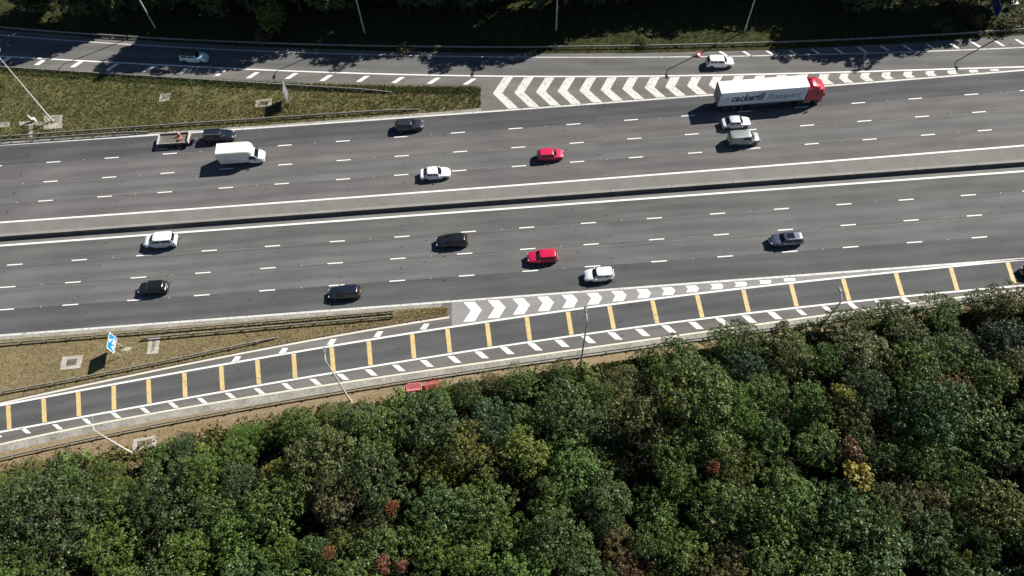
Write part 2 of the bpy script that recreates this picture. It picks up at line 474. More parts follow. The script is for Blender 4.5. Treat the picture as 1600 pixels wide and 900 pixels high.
def quad_at(c, offs): return [(c[0] + a, c[1] + b) for a, b in offs]
UPH = [(8.7, 93.7), (63.7, 97), (120, 100.5), (176, 104.2), (232.5, 107.5), (286, 111.5), (343.7, 114.2), (395, 117.5), (455.5, 118.7), (510, 121.7), (567, 123.2), (622, 125), (677.5, 126.2), (733.7, 127.5)]
for c in UPH: mark("hatch_mark", quad_at(c, [(-11, 4.6), (-3, 4.6), (11, -4.6), (3, -4.6)]), WHITE2, slip_up)
for c in [(1131, 84.2), (1168, 84.2), (1205, 83.7), (1240, 82.5), (1275, 81), (1311, 79.5), (1347.5, 77.5), (1382.5, 75.7), (1417.5, 74.5), (1454, 72.5), (1491, 71.7), (1525, 69.5), (1562, 68), (1594, 65.5)]:
    mark("hatch_mark", quad_at(c, [(-9, -4), (-4, -4), (9, 4), (4, 4)]), WHITE2, slip_up)
for c in [(-5, 679), (40, 673), (90, 667), (136, 658), (181, 649), (226.5, 641), (271, 633), (316, 626), (360, 618), (405.5, 611), (449, 603.5), (493, 596.5), (536, 589), (580, 582), (623, 575), (667, 568), (710, 561.5), (752.5, 554.5), (792.5, 548), (836, 542), (878, 536.5), (919.5, 530.5), (961, 525), (1004, 519.5), (1045, 514), (1087.5, 508.5), (1129.5, 503), (1170.5, 498.5), (1210.5, 493), (1252, 488), (1293, 483), (1333, 478), (1374, 473), (1414, 468)]:
    k = 4 + min(1.6, max(0, (c[0] - 300) / 350)) if c[0] < 1250 else 4.2
    mark("hatch_mark", quad_at(c, [(-2.2 * k, -k), (-.1 * k, -k), (2.2 * k, k), (.1 * k, k)]), WHITE2, slip_lo)
for c in [(370.5, 561), (444, 548), (519.5, 534), (592.5, 522), (665, 510)]:
    mark("hatch_mark", quad_at(c, [(-2.5, -4.3), (6.5, -4.3), (0.5, 4.6), (-9, 4.6)]), WHITE2, slip_lo)
YB = [((-41, 641), (-41, 684)), ((14, 629), (14, 672)), ((69, 619), (69, 662.5)), ((123, 609), (123, 652)), ((178, 601), (178, 641)), ((232, 592), (233, 632)), ((288, 582), (289, 623)), ((345.5, 572.5), (347, 614)), ((402, 562), (404, 605)), ((459, 551), (461, 592.5)), ((518, 543), (521, 582.5)), ((576, 532.5), (579, 572.5)), ((644, 522), (647, 560)), ((699, 512.5), (703, 552.5)), ((761, 503), (765.5, 541)), ((823, 495), (828, 532.5)), ((887, 485), (893, 522.5)), ((952, 477), (959, 513)), ((1019, 467.5), (1027, 505.5)), ((1089, 460), (1097.5, 497)), ((1161, 451), (1170, 489)), ((1236, 444), (1245, 479.5)), ((1317, 434.5), (1327, 470)), ((1399, 425), (1410, 461.5)), ((1485, 417), (1496, 454)), ((1574, 409), (1586, 446))]
for a, b in YB:
    A, B = at(a), at(b)
    ya, yb = S2(A.x) - .2, S3(B.x) + .2
    MB().prism([(A.x - .29, ya), (A.x + .29, ya), (B.x + .29, yb), (B.x - .29, yb)], .003, .005).obj("yellow_bar", YELLOW, slip_lo)

def chevron(xt, lo, hi, parent, stroke, k, k2, frac, sgn, mat):
    yl, yh = lo(xt + sgn * 1.0) + .32, hi(xt + sgn * 1.0) - .32
    if yh - yl < .35: return
    yt = yl + (yh - yl) * frac
    up, dn = (yh - yt) * k * sgn, (yt - yl) * k2 * sgn
    s = stroke * sgn
    MB().prism([(xt, yt), (xt + up, yh), (xt + up + s, yh), (xt + s, yt), (xt + dn + s, yl), (xt + dn, yl)], .002, .004).obj("chevron", mat, parent)
for px in [770, 803.7, 837.5, 871, 905, 938, 972, 1007, 1039, 1073, 1107, 1141, 1175, 1209, 1243, 1277, 1310, 1343, 1376, 1410, 1445, 1479, 1513, 1546, 1580, 1614]:
    chevron(at((px, 147 - (px - 770) * .05)).x, UP_LEFT, SLIP_IN, slip_up, 1.55 if px < 1280 else 1.35, .55, .70, .5, 1, WHITE)
for px in [753, 790, 828, 865.5, 903, 941, 979, 1017, 1055, 1092, 1130, 1167, 1205, 1242, 1279]:
    chevron(at((px, 484 - (px - 753) * .105)).x, S2, LO_LEFT, slip_lo, 1.5, .75, .62, .56, -1, WHITE2)

# ------------------------------------------------------------------ verges
GRASS_UP = soil("gore_grass", [(.060, .078, .024), (.175, .150, .066), (.215, .180, .092)], 1.5, spots=(.045, .055, .018))
GRASS_LO = soil("gore_dry_grass", [(.205, .165, .085), (.165, .140, .072), (.265, .205, .120)], 1.2)
VERGE = soil("dry_verge_earth", [(.280, .208, .128), (.232, .184, .102), (.340, .250, .155)], 1.3)
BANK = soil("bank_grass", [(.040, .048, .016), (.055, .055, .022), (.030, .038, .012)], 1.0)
gx1 = at((751, 150)).x
gore_up = structure(strip("grass_verge", lambda x: GORE_BOT(x), lambda x: GORE_TOP(x), GRASS_UP, .07, None, XL, gx1, 90, 5, .09, .14))
lx1 = at((700, 490)).x
S1T = S1.shift(.35)
gore_lo = structure(strip("grass_verge", lambda x: S1T(x), lambda x: max(LO_LEFT(x) - .75, S1T(x) + .05), GRASS_LO, .06, None, XL, lx1, 90, 5, .08, .10))
strip("gully_concrete", lambda x: LO_LEFT(x) - 1.0, lambda x: LO_LEFT(x) - .15, CHANNEL, .0, slip_lo, XL, at((690, 475)).x)
strip("gully_concrete", lambda x: UP_LEFT(x) + .15, lambda x: GORE_BOT(x) + .3, CHANNEL, .0, slip_up, XL, gx1)
verge = structure(strip("grass_verge", lambda x: WOOD_EDGE(x) - 2.2, lambda x: S5(x), VERGE, .03, nx=110, ny=10, skirt=.09, rag=.1))
bank = structure(strip("grass_verge", lambda x: SLIP_BANK(x), lambda x: SLIP_BANK(x) + 26, BANK, .05, nx=110, ny=10, skirt=.09, rag=.1))

def tufts(name, region, n, mat, hgt=(.12, .34), seed=1, width=.09):
    """loose grass tufts: one mesh of single blades"""
    rg = np.random.default_rng(seed); pts = []
    for _ in range(n * 3):
        p = region(rg)
        if p is not None: pts.append(p)
        if len(pts) >= n: break
    P = np.array(pts); m = 3
    P = np.repeat(P, m, axis=0); k = len(P)
    a = rg.uniform(0, 2 * np.pi, k); h = rg.uniform(*hgt, k); l = h * rg.uniform(.3, .9, k)
    b = P + np.c_[rg.normal(0, .1, k), rg.normal(0, .1, k), np.zeros(k)]
    sx, sy = -np.sin(a) * width / 2, np.cos(a) * width / 2
    v = np.stack([b + np.c_[sx, sy, np.zeros(k)], b - np.c_[sx, sy, np.zeros(k)], b + np.c_[np.cos(a) * l, np.sin(a) * l, h]], 1).reshape(-1, 3)
    me = bpy.data.meshes.new(name)
    me.from_pydata(v.tolist(), [], np.arange(3 * k).reshape(-1, 3).tolist()); me.materials.append(mat)
    at_ = me.attributes.new('tint', 'FLOAT', 'FACE'); at_.data.foreach_set('value', rg.random(k).astype(np.float32))
    at_ = me.attributes.new('clump', 'FLOAT', 'FACE'); at_.data.foreach_set('value', np.repeat(rg.random(k // m), m).astype(np.float32))
    o = link(bpy.data.objects.new(name, me)); o['kind'] = 'stuff'
    return o
BLADE = leaf_mat("grass_blade", shine=.7)
def between(lo, hi, x0, x1, z):
    def f(rg):
        x = rg.uniform(x0, x1); a, b = lo(x), hi(x)
        return None if b - a < .2 else (x, rg.uniform(a, b), z)
    return f
def tuft_set(name, reg, n, col, seed, **kw):
    o = tufts(name, reg, n, BLADE, seed=seed, **kw); o.color = (*col, 1); o['category'] = 'grass'; return o
tuft_set("grass", between(GORE_BOT, GORE_TOP, -95, gx1, .06), 7000, (.200, .178, .085), 1)['label'] = "tufted olive grass on the wedge between upper slip road and carriageway"
tuft_set("grass", between(GORE_BOT, GORE_TOP, -95, -52, .06), 8000, (.088, .118, .040), 2)['label'] = "greener grass at the left end of the upper wedge"
tuft_set("grass", between(GORE_BOT, GORE_TOP, -95, gx1, .06), 6000, (.070, .088, .030), 6, hgt=(.2, .5))['label'] = "darker green weeds scattered through the upper wedge of grass"
tuft_set("grass", between(lambda x: GORE_BOT(x) + .6, lambda x: GORE_BOT(x) + .55 * (GORE_TOP(x) - GORE_BOT(x)), -56, -30, .06), 4500, (.270, .235, .125), 7, hgt=(.08, .24))['label'] = "dry straw coloured grass around the two inspection covers of the upper wedge"
tuft_set("grass", between(lambda x: GORE_TOP(x) - 1.5, lambda x: GORE_TOP(x) - .15, -95, gx1, .06), 4500, (.080, .105, .034), 8, hgt=(.25, .6))['label'] = "taller green weeds along the slip road edge of the upper wedge"
tuft_set("grass", between(S1T, lambda x: LO_LEFT(x) - .9, -85, lx1, .05), 7000, (.26, .218, .118), 3, hgt=(.06, .2))['label'] = "short dry grass on the wedge around the blue sign"
tuft_set("grass", between(lambda x: WOOD_EDGE(x) - 3, lambda x: S5(x) - 1.3, -80, 80, .02), 11000, (.31, .225, .140), 4, hgt=(.06, .22))['label'] = "dry brown grass between the lower crash barrier and the wood"
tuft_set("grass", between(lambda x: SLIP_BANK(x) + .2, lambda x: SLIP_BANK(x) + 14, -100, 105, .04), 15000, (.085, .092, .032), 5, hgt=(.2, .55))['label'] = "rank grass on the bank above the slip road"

# ------------------------------------------------------------------ concrete barrier between the carriageways
SHADE_FACE = concrete("barrier_shade_concrete", (.10, .093, .083), .3, .7)  # shade of the barrier faces is put into this dark colour
LIT_TOP = concrete("lit_top_concrete", (.27, .262, .24), .12, .85)  # sunlight on the barrier top is painted in as a paler tone
bar = thing("concrete_barrier", "long low concrete barrier along the middle of the motorway", "barrier", (0, RES_BOT(0) + .65, 0))
prof = [(-.36, -.01), (-.33, .12), (-.22, .26), (-.2, .68), (.2, .68), (.22, .26), (.33, .12), (.36, -.01)]
x = -120.0
while x < 120:
    x1 = x + 8.98
    rings = []
    for xx in (x, (x + x1) / 2, x1):
        yc = RES_BOT(xx) + .60
        rings.append([(xx, yc + p[0] - bar.location.y, p[1]) for p in prof])
    u = MB().loft(rings).obj("barrier_unit", SHADE_FACE, bar)
    MB().loft([[(xx, RES_BOT(xx) + .60 + q - bar.location.y, zz) for q, zz in ((-.215, .682), (-.215, .74), (.215, .74), (.215, .682))] for xx in (x + .02, (x + x1) / 2, x1 - .02)]).obj("lit_top_strip", LIT_TOP, u)  # strip added to each unit to carry the painted sunlit top
    x += 9.0

# ------------------------------------------------------------------ crash barriers
post_me = MB().box((0, 0, .32), (.10, .12, .68)).mesh("post", STEEL)
def crash_barrier(px, label, deg=2, step=3.2, x0=None, x1=None, z=.66, dy=.0, side=1, group=None, end=True):
    """corrugated beam on posts; surveyed along the top edge of the beam"""
    P = [at(q, z) for q in px]
    xs = np.array([p.x for p in P]); ys = np.array([p.y for p in P])
    c = np.polyfit(xs / 50, ys, deg)
    f = lambda q: float(np.polyval(c, q / 50))
    a, b = (xs.min() if x0 is None else x0), (xs.max() if x1 is None else x1)
    def F(q):
        lo, hi = xs.min(), xs.max(); k = min(max(q, lo), hi)
        return f(k) + (q - k) * (f(k + .5) - f(k - .5))
    t = thing("crash_barrier", label, "crash barrier", ((a + b) / 2, F((a + b) / 2), 0), 0, group)
    ox, oy = t.location.x, t.location.y
    pr = [(-.02, z + .004), (.04, z + .004), (.045, z - .03), (.045, z - .10), (0, z - .15), (.045, z - .20), (.045, z - .28), (0, z - .31), (-.02, z - .29), (.02, z - .2), (-.025, z - .15), (.02, z - .1), (-.025, z - .01)]
    n = max(2, int((b - a) / 3)); rings = []
    for i in range(n + 1):
        q = a + (b - a) * i / n
        zz = -.35 * max(0, 1 - (b - q) / 4.0) if end else 0
        rings.append([(q - ox, F(q) - oy + side * p[0] * 1.6, p[1] + zz) for p in pr])
    MB().loft(rings).obj("beam", STEEL, t)
    q = a + .5
    while q < b:
        o = link(bpy.data.objects.new("post", post_me), t)
        o.location = (q - ox, F(q) - oy - side * .12, 0); q += step
    return t, F
crash_barrier([(0, 42), (82, 47.5), (150, 51), (250, 59), (350, 65), (400, 66.7), (600, 69), (675, 70.5), (800, 72), (870, 72), (1000, 70.5), (1120, 68.7), (1190, 66), (1250, 63), (1350, 59), (1450, 52.5), (1600, 45)], "long crash barrier along the shaded bank on the far side of the upper slip road", 4, x0=-112, x1=112, side=-1, end=False)
crash_barrier([(0, 104), (75, 108), (200, 116.5), (300, 123), (400, 128.5), (500, 134.5), (612, 141.5)], "thin crash barrier along the slip road side of the upper grass wedge", 2, x0=-112)
crash_barrier([(0, 213), (100, 205), (200, 198.5), (400, 184.5), (500, 178), (600, 171.5), (655, 168)], "crash barrier along the carriageway side of the upper grass wedge, ending in a ramp", 2, x0=-112, side=-1)
crash_barrier([(-60, 223), (0, 219), (60, 215), (120, 210.5), (230, 203)], "short second crash barrier in front of the lamp post slab at the left edge", 1, x0=-100, side=-1)
crash_barrier([(0, 536), (200, 519), (400, 503.5), (612, 485.5)], "crash barrier beside the lower carriageway, front rail of the double run", 2, x0=-98, end=False)
crash_barrier([(220, 527.5), (400, 511.5), (500, 503), (612, 493)], "crash barrier behind the front rail, sloping away towards the blue sign", 2, side=-1, end=False)
crash_barrier([(0, 612), (100, 594), (200, 575), (300, 554), (400, 532.5), (433, 525.5)], "crash barrier on the dry grass between the blue sign and the lower slip road", 2, x0=-92)
crash_barrier([(0, 715), (100, 694), (200, 671.5), (400, 632), (600, 600.5), (800, 570), (1000, 539), (1200, 513.5), (1375, 488.5), (1500, 470)], "long crash barrier between the lower slip road and the wood", 4, x0=-88, x1=100, end=False)
# rounded end joining the two rails of the double run
A, B = at((612, 485.5), .66), at((612, 493), .66)
t = thing("barrier_end", "rounded steel end piece joining the two crash barrier rails", "crash barrier", (A.x, (A.y + B.y) / 2, 0))
r = abs(A.y - B.y) / 2 + .04; rg_ = []
for k in range(9):
    a = math.pi / 2 - math.pi * k / 8
    rg_.append([(math.cos(a) * (r + d), math.sin(a) * (r + d), zz) for d, zz in ((0, .35), (.07, .35), (.07, .66), (0, .66))])
MB().loft(rg_).obj("end_beam", STEEL, t)
o = link(bpy.data.objects.new("post", post_me), t); o.location = (r - .1, 0, 0)

# ------------------------------------------------------------------ lamp posts
def lamp_post(label, base, rz, h=13.2, group="lamp posts beside the slip roads"):
    t = thing("lamp_post", label, "lamp post", base, rz, group)
    MB().tube([(0, 0, 0), (0, 0, 1.3), (0, 0, 1.35), (0, 0, h)], [.15, .15, .12, .085], 8).obj("pole", POLEM, t, smooth=True)
    MB().tube([(0, 0, h - .05), (0, .10, h + .16), (0, .4, h + .34), (0, .9, h + .42)], [.075, .065, .06, .05], 6).obj("arm", POLEM, t, smooth=True)
    l = MB().loft([[(-wd, y, h + .38), (wd, y, h + .38), (wd * .7, y, h + z1), (-wd * .7, y, h + z1)] for y, wd, z1 in ((.8, .10, .5), (1.0, .18, .56), (1.45, .20, .55), (1.7, .13, .48))]).obj("lantern", flat("lantern_grey", (.16, .165, .17), .5), t, bevel=.01)
    MB().box((0, 1.3, h + .372), (.26, .5, .03)).obj("lamp_glass", GLASS, l)
    MB().box((0, 0, .02), (.45, .45, .06)).obj("base_plate", POLEM, t)
    MB().box((0, -.115, .7), (.12, .05, .5)).obj("access_door", POLEM, t)
    return t
P8 = at((1315, 470), 8.2)
lamp_post("tall pale lamp post on the concrete slab at the left end of the upper wedge", at((83, 190)), R(12))
lamp_post("lamp post in the dark bank left of the pale blue car", at((243, 44)), R(180))
lamp_post("lamp post in the dark bank between the bright green tree and the mid bank trees", at((570, 52)), R(180))
lamp_post("lamp post in the dark bank above the big white chevrons", at((869, 48)), R(180))
lamp_post("lamp post in the bank above the white hatchback on the slip road", at((1163, 50)), R(180))
lamp_post("pale lamp post beside the wood left of the red plastic barriers", at((548, 627)), R(10), 12.4)
lamp_post("dark thin lamp post on the brown verge right of the red barriers", at((907, 571)), R(3), 12.8)
lamp_post("lamp post half hidden by the trees at the right end of the lower slip road", (P8.x, P8.y, 0), R(0), 8.2)
lamp_post("short pale lamp post on the brown verge at the lower left", at((206, 708)), R(18), 8.6)
lamp_post("lamp post by the blue sign at the top right corner", at((1606, 34)), R(180), 14.0)

# ------------------------------------------------------------------ lettering
def lettering(name, text, size, mat, parent, M, extrude=.004, shear=0.0, bold=0.0, space=1.0, sx=1.0):
    cu = bpy.data.curves.new(name, 'FONT'); cu.body = text; cu.size = size; cu.shear = shear
    cu.offset = bold; cu.space_character = space; cu.extrude = extrude; cu.resolution_u = 2
    cu.align_x = 'CENTER'; cu.align_y = 'CENTER'
    tmp = bpy.data.objects.new("tmp", cu); C.objects.link(tmp)
    dg = bpy.context.evaluated_depsgraph_get(); dg.update()
    me = bpy.data.meshes.new_from_object(tmp.evaluated_get(dg))
    bpy.data.objects.remove(tmp); me.name = name
    me.materials.clear(); me.materials.append(mat)
    me.transform(Matrix.Diagonal((sx, 1, 1, 1)))
    o = link(bpy.data.objects.new(name, me), parent); o.matrix_local = M
    return o
def basis(o, xa, ya):
    xa, ya = Vector(xa).normalized(), Vector(ya).normalized(); za = xa.cross(ya)
    return Matrix(((xa.x, ya.x, za.x, o[0]), (xa.y, ya.y, za.y, o[1]), (xa.z, ya.z, za.z, o[2]), (0, 0, 0, 1)))

# ------------------------------------------------------------------ signs
SIGNB = flat("sign_blue", (.010, .270, .560), .45, var=.04)
SIGNW = flat("sign_white", (.82, .82, .80), .45, var=.04)
SIGNG = flat("sign_back_grey", (.34, .35, .36), .5, .3)
SIGND = flat("sign_deep_blue", (.015, .035, .26), .5, var=.06)
def panel_sign(label, base, rz, wd, z0, z1, face, text=None, arrow=False, name="road_sign", border=True):
    """panel spans local Y, its face looks along local +X"""
    t = thing(name, label, "road sign", base, rz)
    for s in (-1, 1):
        MB().tube([(-.1, s * wd * .3, 0), (-.1, s * wd * .3, z1 - .1)], [.05, .05], 7).obj("post", POLEM, t, smooth=True)
    MB().box((-.015, 0, (z0 + z1) / 2), (.03, wd, z1 - z0)).obj("panel", SIGNG, t)
    hw, hh, zc = wd / 2, (z1 - z0) / 2, (z0 + z1) / 2
    if border:
        MB().box((.004, 0, zc), (.008, wd, z1 - z0)).obj("border", SIGNW, t)
    MB().box((.008, 0, zc), (.012, wd - .22, z1 - z0 - .22)).obj("face", face, t)
    if text:
        lettering("lettering", text, .95, SIGNW, t, basis((.016, -.05, zc - .42), (0, 1, 0), (0, 0, 1)), bold=.03, sx=1.0)
    if arrow:
        pts = [(-.10, -.38), (.10, -.38), (.10, .0), (.30, .0), (.0, .42), (-.30, .0), (-.10, .0)]
        a = R(40); pts = [(p[0] * math.cos(a) - p[1] * math.sin(a) + .15, p[0] * math.sin(a) + p[1] * math.cos(a) + .45) for p in pts]
        m = MB().prism(pts, 0, .004).obj("arrow", SIGNW, t); m.matrix_local = basis((.015, 0, zc), (0, 1, 0), (0, 0, 1))
    return t
panel_sign("blue and white direction sign with an arrow, on dry grass in the lower wedge", (-51.75, 41.3, 0), R(3.6), 2.25, 1.85, 3.75, SIGNB, "A20", True)
B2 = at((453, 161))
panel_sign("road sign seen almost edge on, standing in the upper grass wedge", (B2.x, B2.y, 0), R(186), 2.5, 1.3, 3.7, SIGND)
b0 = at((1556, 29.6), 1.8); b1 = at((1548, 0), 1.8)
z2 = CAM_H - (CAM_H - 1.8) * at((1556, 29.6)).length / at((1567, 14.6)).length
dv = (b1 - b0).normalized(); wd3 = (b1 - b0).length + 1.2
cc = b0 + dv * wd3 / 2
panel_sign("dark blue road sign in the scrub at the top right corner", (cc.x, cc.y, 0), math.atan2(dv.y, dv.x) + math.pi / 2, wd3, 1.8, max(z2, 3.2), SIGND)

# warning triangle on a low stand at the slip road edge
WP = at((1091, 87))
t = thing("warning_triangle", "red and white triangular roadworks sign lying by the slip road edge", "road sign", (WP.x, WP.y, .02), R(25))
def tri(s): return [(-s * .5, s * .35), (s * .5, s * .35), (0, -s * .55)]
o = MB().prism(tri(1.25), 0, .03).obj("red_border", flat("sign_red", (.55, .03, .06), .45), t); o.rotation_euler = (R(28), 0, 0); o.location = (0, 0, .32)
o = MB().prism(tri(.72), .03, .036).obj("white_face", SIGNW, t); o.rotation_euler = (R(28), 0, 0); o.location = (0, 0, .32)
MB().bar((-.4, .4, .5), (-.4, .75, 0), .04, .04).bar((.4, .4, .5), (.4, .75, 0), .04, .04).bar((-.45, .75, .02), (.45, .75, .02), .04, .04).obj("stand", STEEL, t)

# ------------------------------------------------------------------ chamber covers and slabs
def chamber(px, wd, dp, label, rz=0.06, cover=(.13, .12, .10), z=.075, ragged=False, slots=True):
    p = at(px)
    t = thing("chamber_cover", label, "manhole", (p.x, p.y, z - .06), rz)
    b = min(wd, dp) * .26
    for c, s in (((0, dp / 2 - b / 2), (wd, b)), ((0, -dp / 2 + b / 2), (wd, b)), ((-wd / 2 + b * .7, 0), (b * 1.4, dp - 2 * b - .006)), ((wd / 2 - b * .7, 0), (b * 1.4, dp - 2 * b - .006))):
        k = random.uniform(.93, 1.06) if ragged else 1
        MB().box((c[0], c[1], .07), (s[0] * k, s[1], .14)).obj("frame_block", CONC2, t, bevel=.02)
    m = MB().box((0, 0, .055), (wd - 2.8 * b, dp - 2 * b, .09)).obj("lid", flat("cover_%d" % int(cover[0] * 100), cover, .8, var=.3), t)
    for s in (-1, 1): MB().box((s * (wd / 2 - 2 * b), 0, .106), (.12, .05, .015)).obj("lifting_eye", BLACKP, m)
    return t
chamber((258, 153), 1.7, 1.75, "small square concrete inspection cover in the upper grass wedge", cover=(.30, .28, .22))
chamber((412, 162), 2.6, 1.7, "wide concrete inspection cover with a brown lid beside the edge on sign")
chamber((112, 567), 2.7, 1.9, "pale ragged concrete inspection cover left of the blue sign's shadow", ragged=True, z=.06)
chamber((240, 541), 1.5, 2.3, "weathered inspection cover half buried in dry grass right of the blue sign", cover=(.26, .23, .17), ragged=True, z=.04)
chamber((226, 693), 2.9, 1.55, "long pale inspection cover on the brown verge beside the short lamp post", rz=.14, ragged=True, z=.05, cover=(.17, .13, .09))
def slab(name, px, z, h, label, mat=CONC2, cat="slab"):
    P = [at(q) for q in px]; c = sum(P, Vector()) / len(P)
    o = MB().prism([(p.x - c.x, p.y - c.y) for p in P], 0, h).obj(name, mat, None, bevel=.02)
    o.location = (c.x, c.y, z); return tag(o, label, cat)
slab("footing_slab", [(189, 549.5), (203, 548), (207, 542), (196, 543)], .04, .07, "small concrete slab at the foot of the blue sign")
slab("concrete_pad", [(70, 181.5), (98, 180.5), (98, 201), (68, 203.5)], .06, .09, "square concrete pad under the pole of the tall lamp post at left")
slab("concrete_path", [(30, 191), (52, 189.5), (68, 191), (68, 196.5), (52.5, 196.8), (47, 197), (31, 198)], .06, .08, "narrow concrete path leading from the lamp post pad to the left")
slab("concrete_path", [(47, 197.3), (52.5, 197.1), (50.5, 219), (44, 220)], .055, .08, "narrow concrete path running down under the crash barrier")
slab("concrete_pad", [(-6, 192), (16, 191), (16, 198), (-6, 201)], .06, .09, "concrete pad cut off by the left edge of the photo")
p = at((52, 190.5))
t = thing("bollard", "short thick pale bollard on the concrete path beside the lamp post pad", "bollard", (p.x, p.y, .1))
MB().tube([(0, 0, 0), (0, 0, 1.25), (0, 0, 1.36), (0, 0, 1.4)], [.18, .17, .13, .04], 12).obj("shaft", POLEM, t, smooth=True)
MB().tube([(0, 0, 1.0), (0, 0, 1.1)], [.185, .185], 12).obj("band", SIGNW, t, smooth=True)
p = at((55.5, 190))
t = thing("cabinet", "small white cabinet beside the pale bollard", "cabinet", (p.x, p.y, .1))
MB().box((0, 0, .3), (.42, .36, .6)).obj("case", SIGNW, t, bevel=.03); MB().box((0, 0, .62), (.5, .44, .05)).obj("lid", SIGNW, t); MB().box((0, -.19, .3), (.3, .02, .42)).obj("door", POLEM, t)
p = at((1579, 13))
t = thing("cabinet", "pinkish white roadside cabinet right of the dark blue sign", "cabinet", (p.x, p.y, .04))
MB().box((0, 0, .55), (1.1, .7, 1.1)).obj("case", flat("cabinet_pink", (.62, .55, .52), .5), t, bevel=.03); MB().box((0, 0, 1.13), (1.2, .8, .06)).obj("lid", flat("cabinet_pink", (.62, .55, .52), .5), t); MB().box((0, -.36, .55), (.9, .03, .85)).obj("door", STEEL, t)
for px, lab in (((635, 497), "thin marker post on dry grass, nearer to the end of the double crash barrier"), ((657, 492.5), "thin marker post on dry grass, nearer to the white chevrons")):
    p = at(px); t = thing("marker_post", lab, "marker post", (p.x, p.y, .05), 0, "marker posts on the lower wedge")
    MB().box((0, 0, .5), (.09, .05, 1.0)).obj("shaft", flat("marker_white", (.35, .34, .3), .6), t); MB().box((.05, 0, .82), (.015, .04, .16)).obj("reflector", LAMPR, t)

# red plastic barriers lying on the verge
REDP = flat("red_plastic", (.66, .075, .105), .45, var=.15)
REDP2 = flat("faded_red_plastic", (.72, .20, .215), .5, var=.15)
def plastic_barrier(label, px, rz, tilt, lift, REDP=REDP):
    p = at(px)
    t = thing("plastic_barrier", label, "plastic barrier", (p.x, p.y, lift), rz, "red plastic barriers on the verge")
    t.rotation_euler = (tilt, 0, rz)
    L, Hh = 1.95, 1.0
    MB().bar((-L / 2 + .12, Hh / 2, .06), (L / 2 - .12, Hh / 2, .06), .12, .1).obj("top_rail", REDP, t, bevel=.02)
    for s in (-1, 1):
        MB().bar((s * (L / 2 - .06), -Hh / 2 + .26, .06), (s * (L / 2 - .06), Hh / 2 - .08, .06), .12, .1).obj("end_rail", REDP, t, bevel=.02)
        MB().box((s * (L / 2 - .35), -Hh / 2 - .02, .06), (.2, .08, .42)).obj("foot", BLACKP if lift > .15 else REDP, t, bevel=.01)
    MB().box((0, -Hh / 2 + .13, .06), (L, .26, .09)).obj("kick_board", REDP, t, bevel=.02)
    for k in range(9):
        xx = -L / 2 + .25 + k * (L - .5) / 8
        MB().bar((xx, -Hh / 2 + .26, .06), (xx, Hh / 2 - .06, .06), .075, .05).obj("slat", REDP, t)
    return t
plastic_barrier("left red plastic barrier, lying flat on the brown verge", (647, 605.5), R(4), 0, .08, REDP2)
plastic_barrier("right red plastic barrier, propped up on its feet with dark gaps between its slats", (676.5, 603.5), R(8), R(22), .34)

# ------------------------------------------------------------------ cars
def car_paint(name, col, metal=0.0, rough=.32):
    if name in MATS: return MATS[name]
    m, t, b = nodes_of(name)
    co = N(t, "ShaderNodeTexCoord").outputs['Object']
    t.links.new(ramp(t, noise(t, co, 1.7, 4), .3, .75, tuple(c * .92 for c in col), tuple(min(1, c * 1.05) for c in col)), b.inputs['Base Color'])
    b.inputs['Metallic'].default_value = metal
    t.links.new(ramp(t, noise(t, co, 4, 4), .3, .8, (rough * .8,) * 3, (rough * 1.4,) * 3), b.inputs['Roughness'])
    b.inputs['Coat Weight'].default_value = .8; b.inputs['Coat Roughness'].default_value = .13
    MATS[name] = m
    return m

def lerp_tab(tab, x):
    if x <= tab[0][0]: return tab[0][1]
    for (a, va), (b, vb) in zip(tab, tab[1:]):
        if x <= b: return va + (vb - va) * (x - a) / max(1e-6, b - a)
    return tab[-1][1]

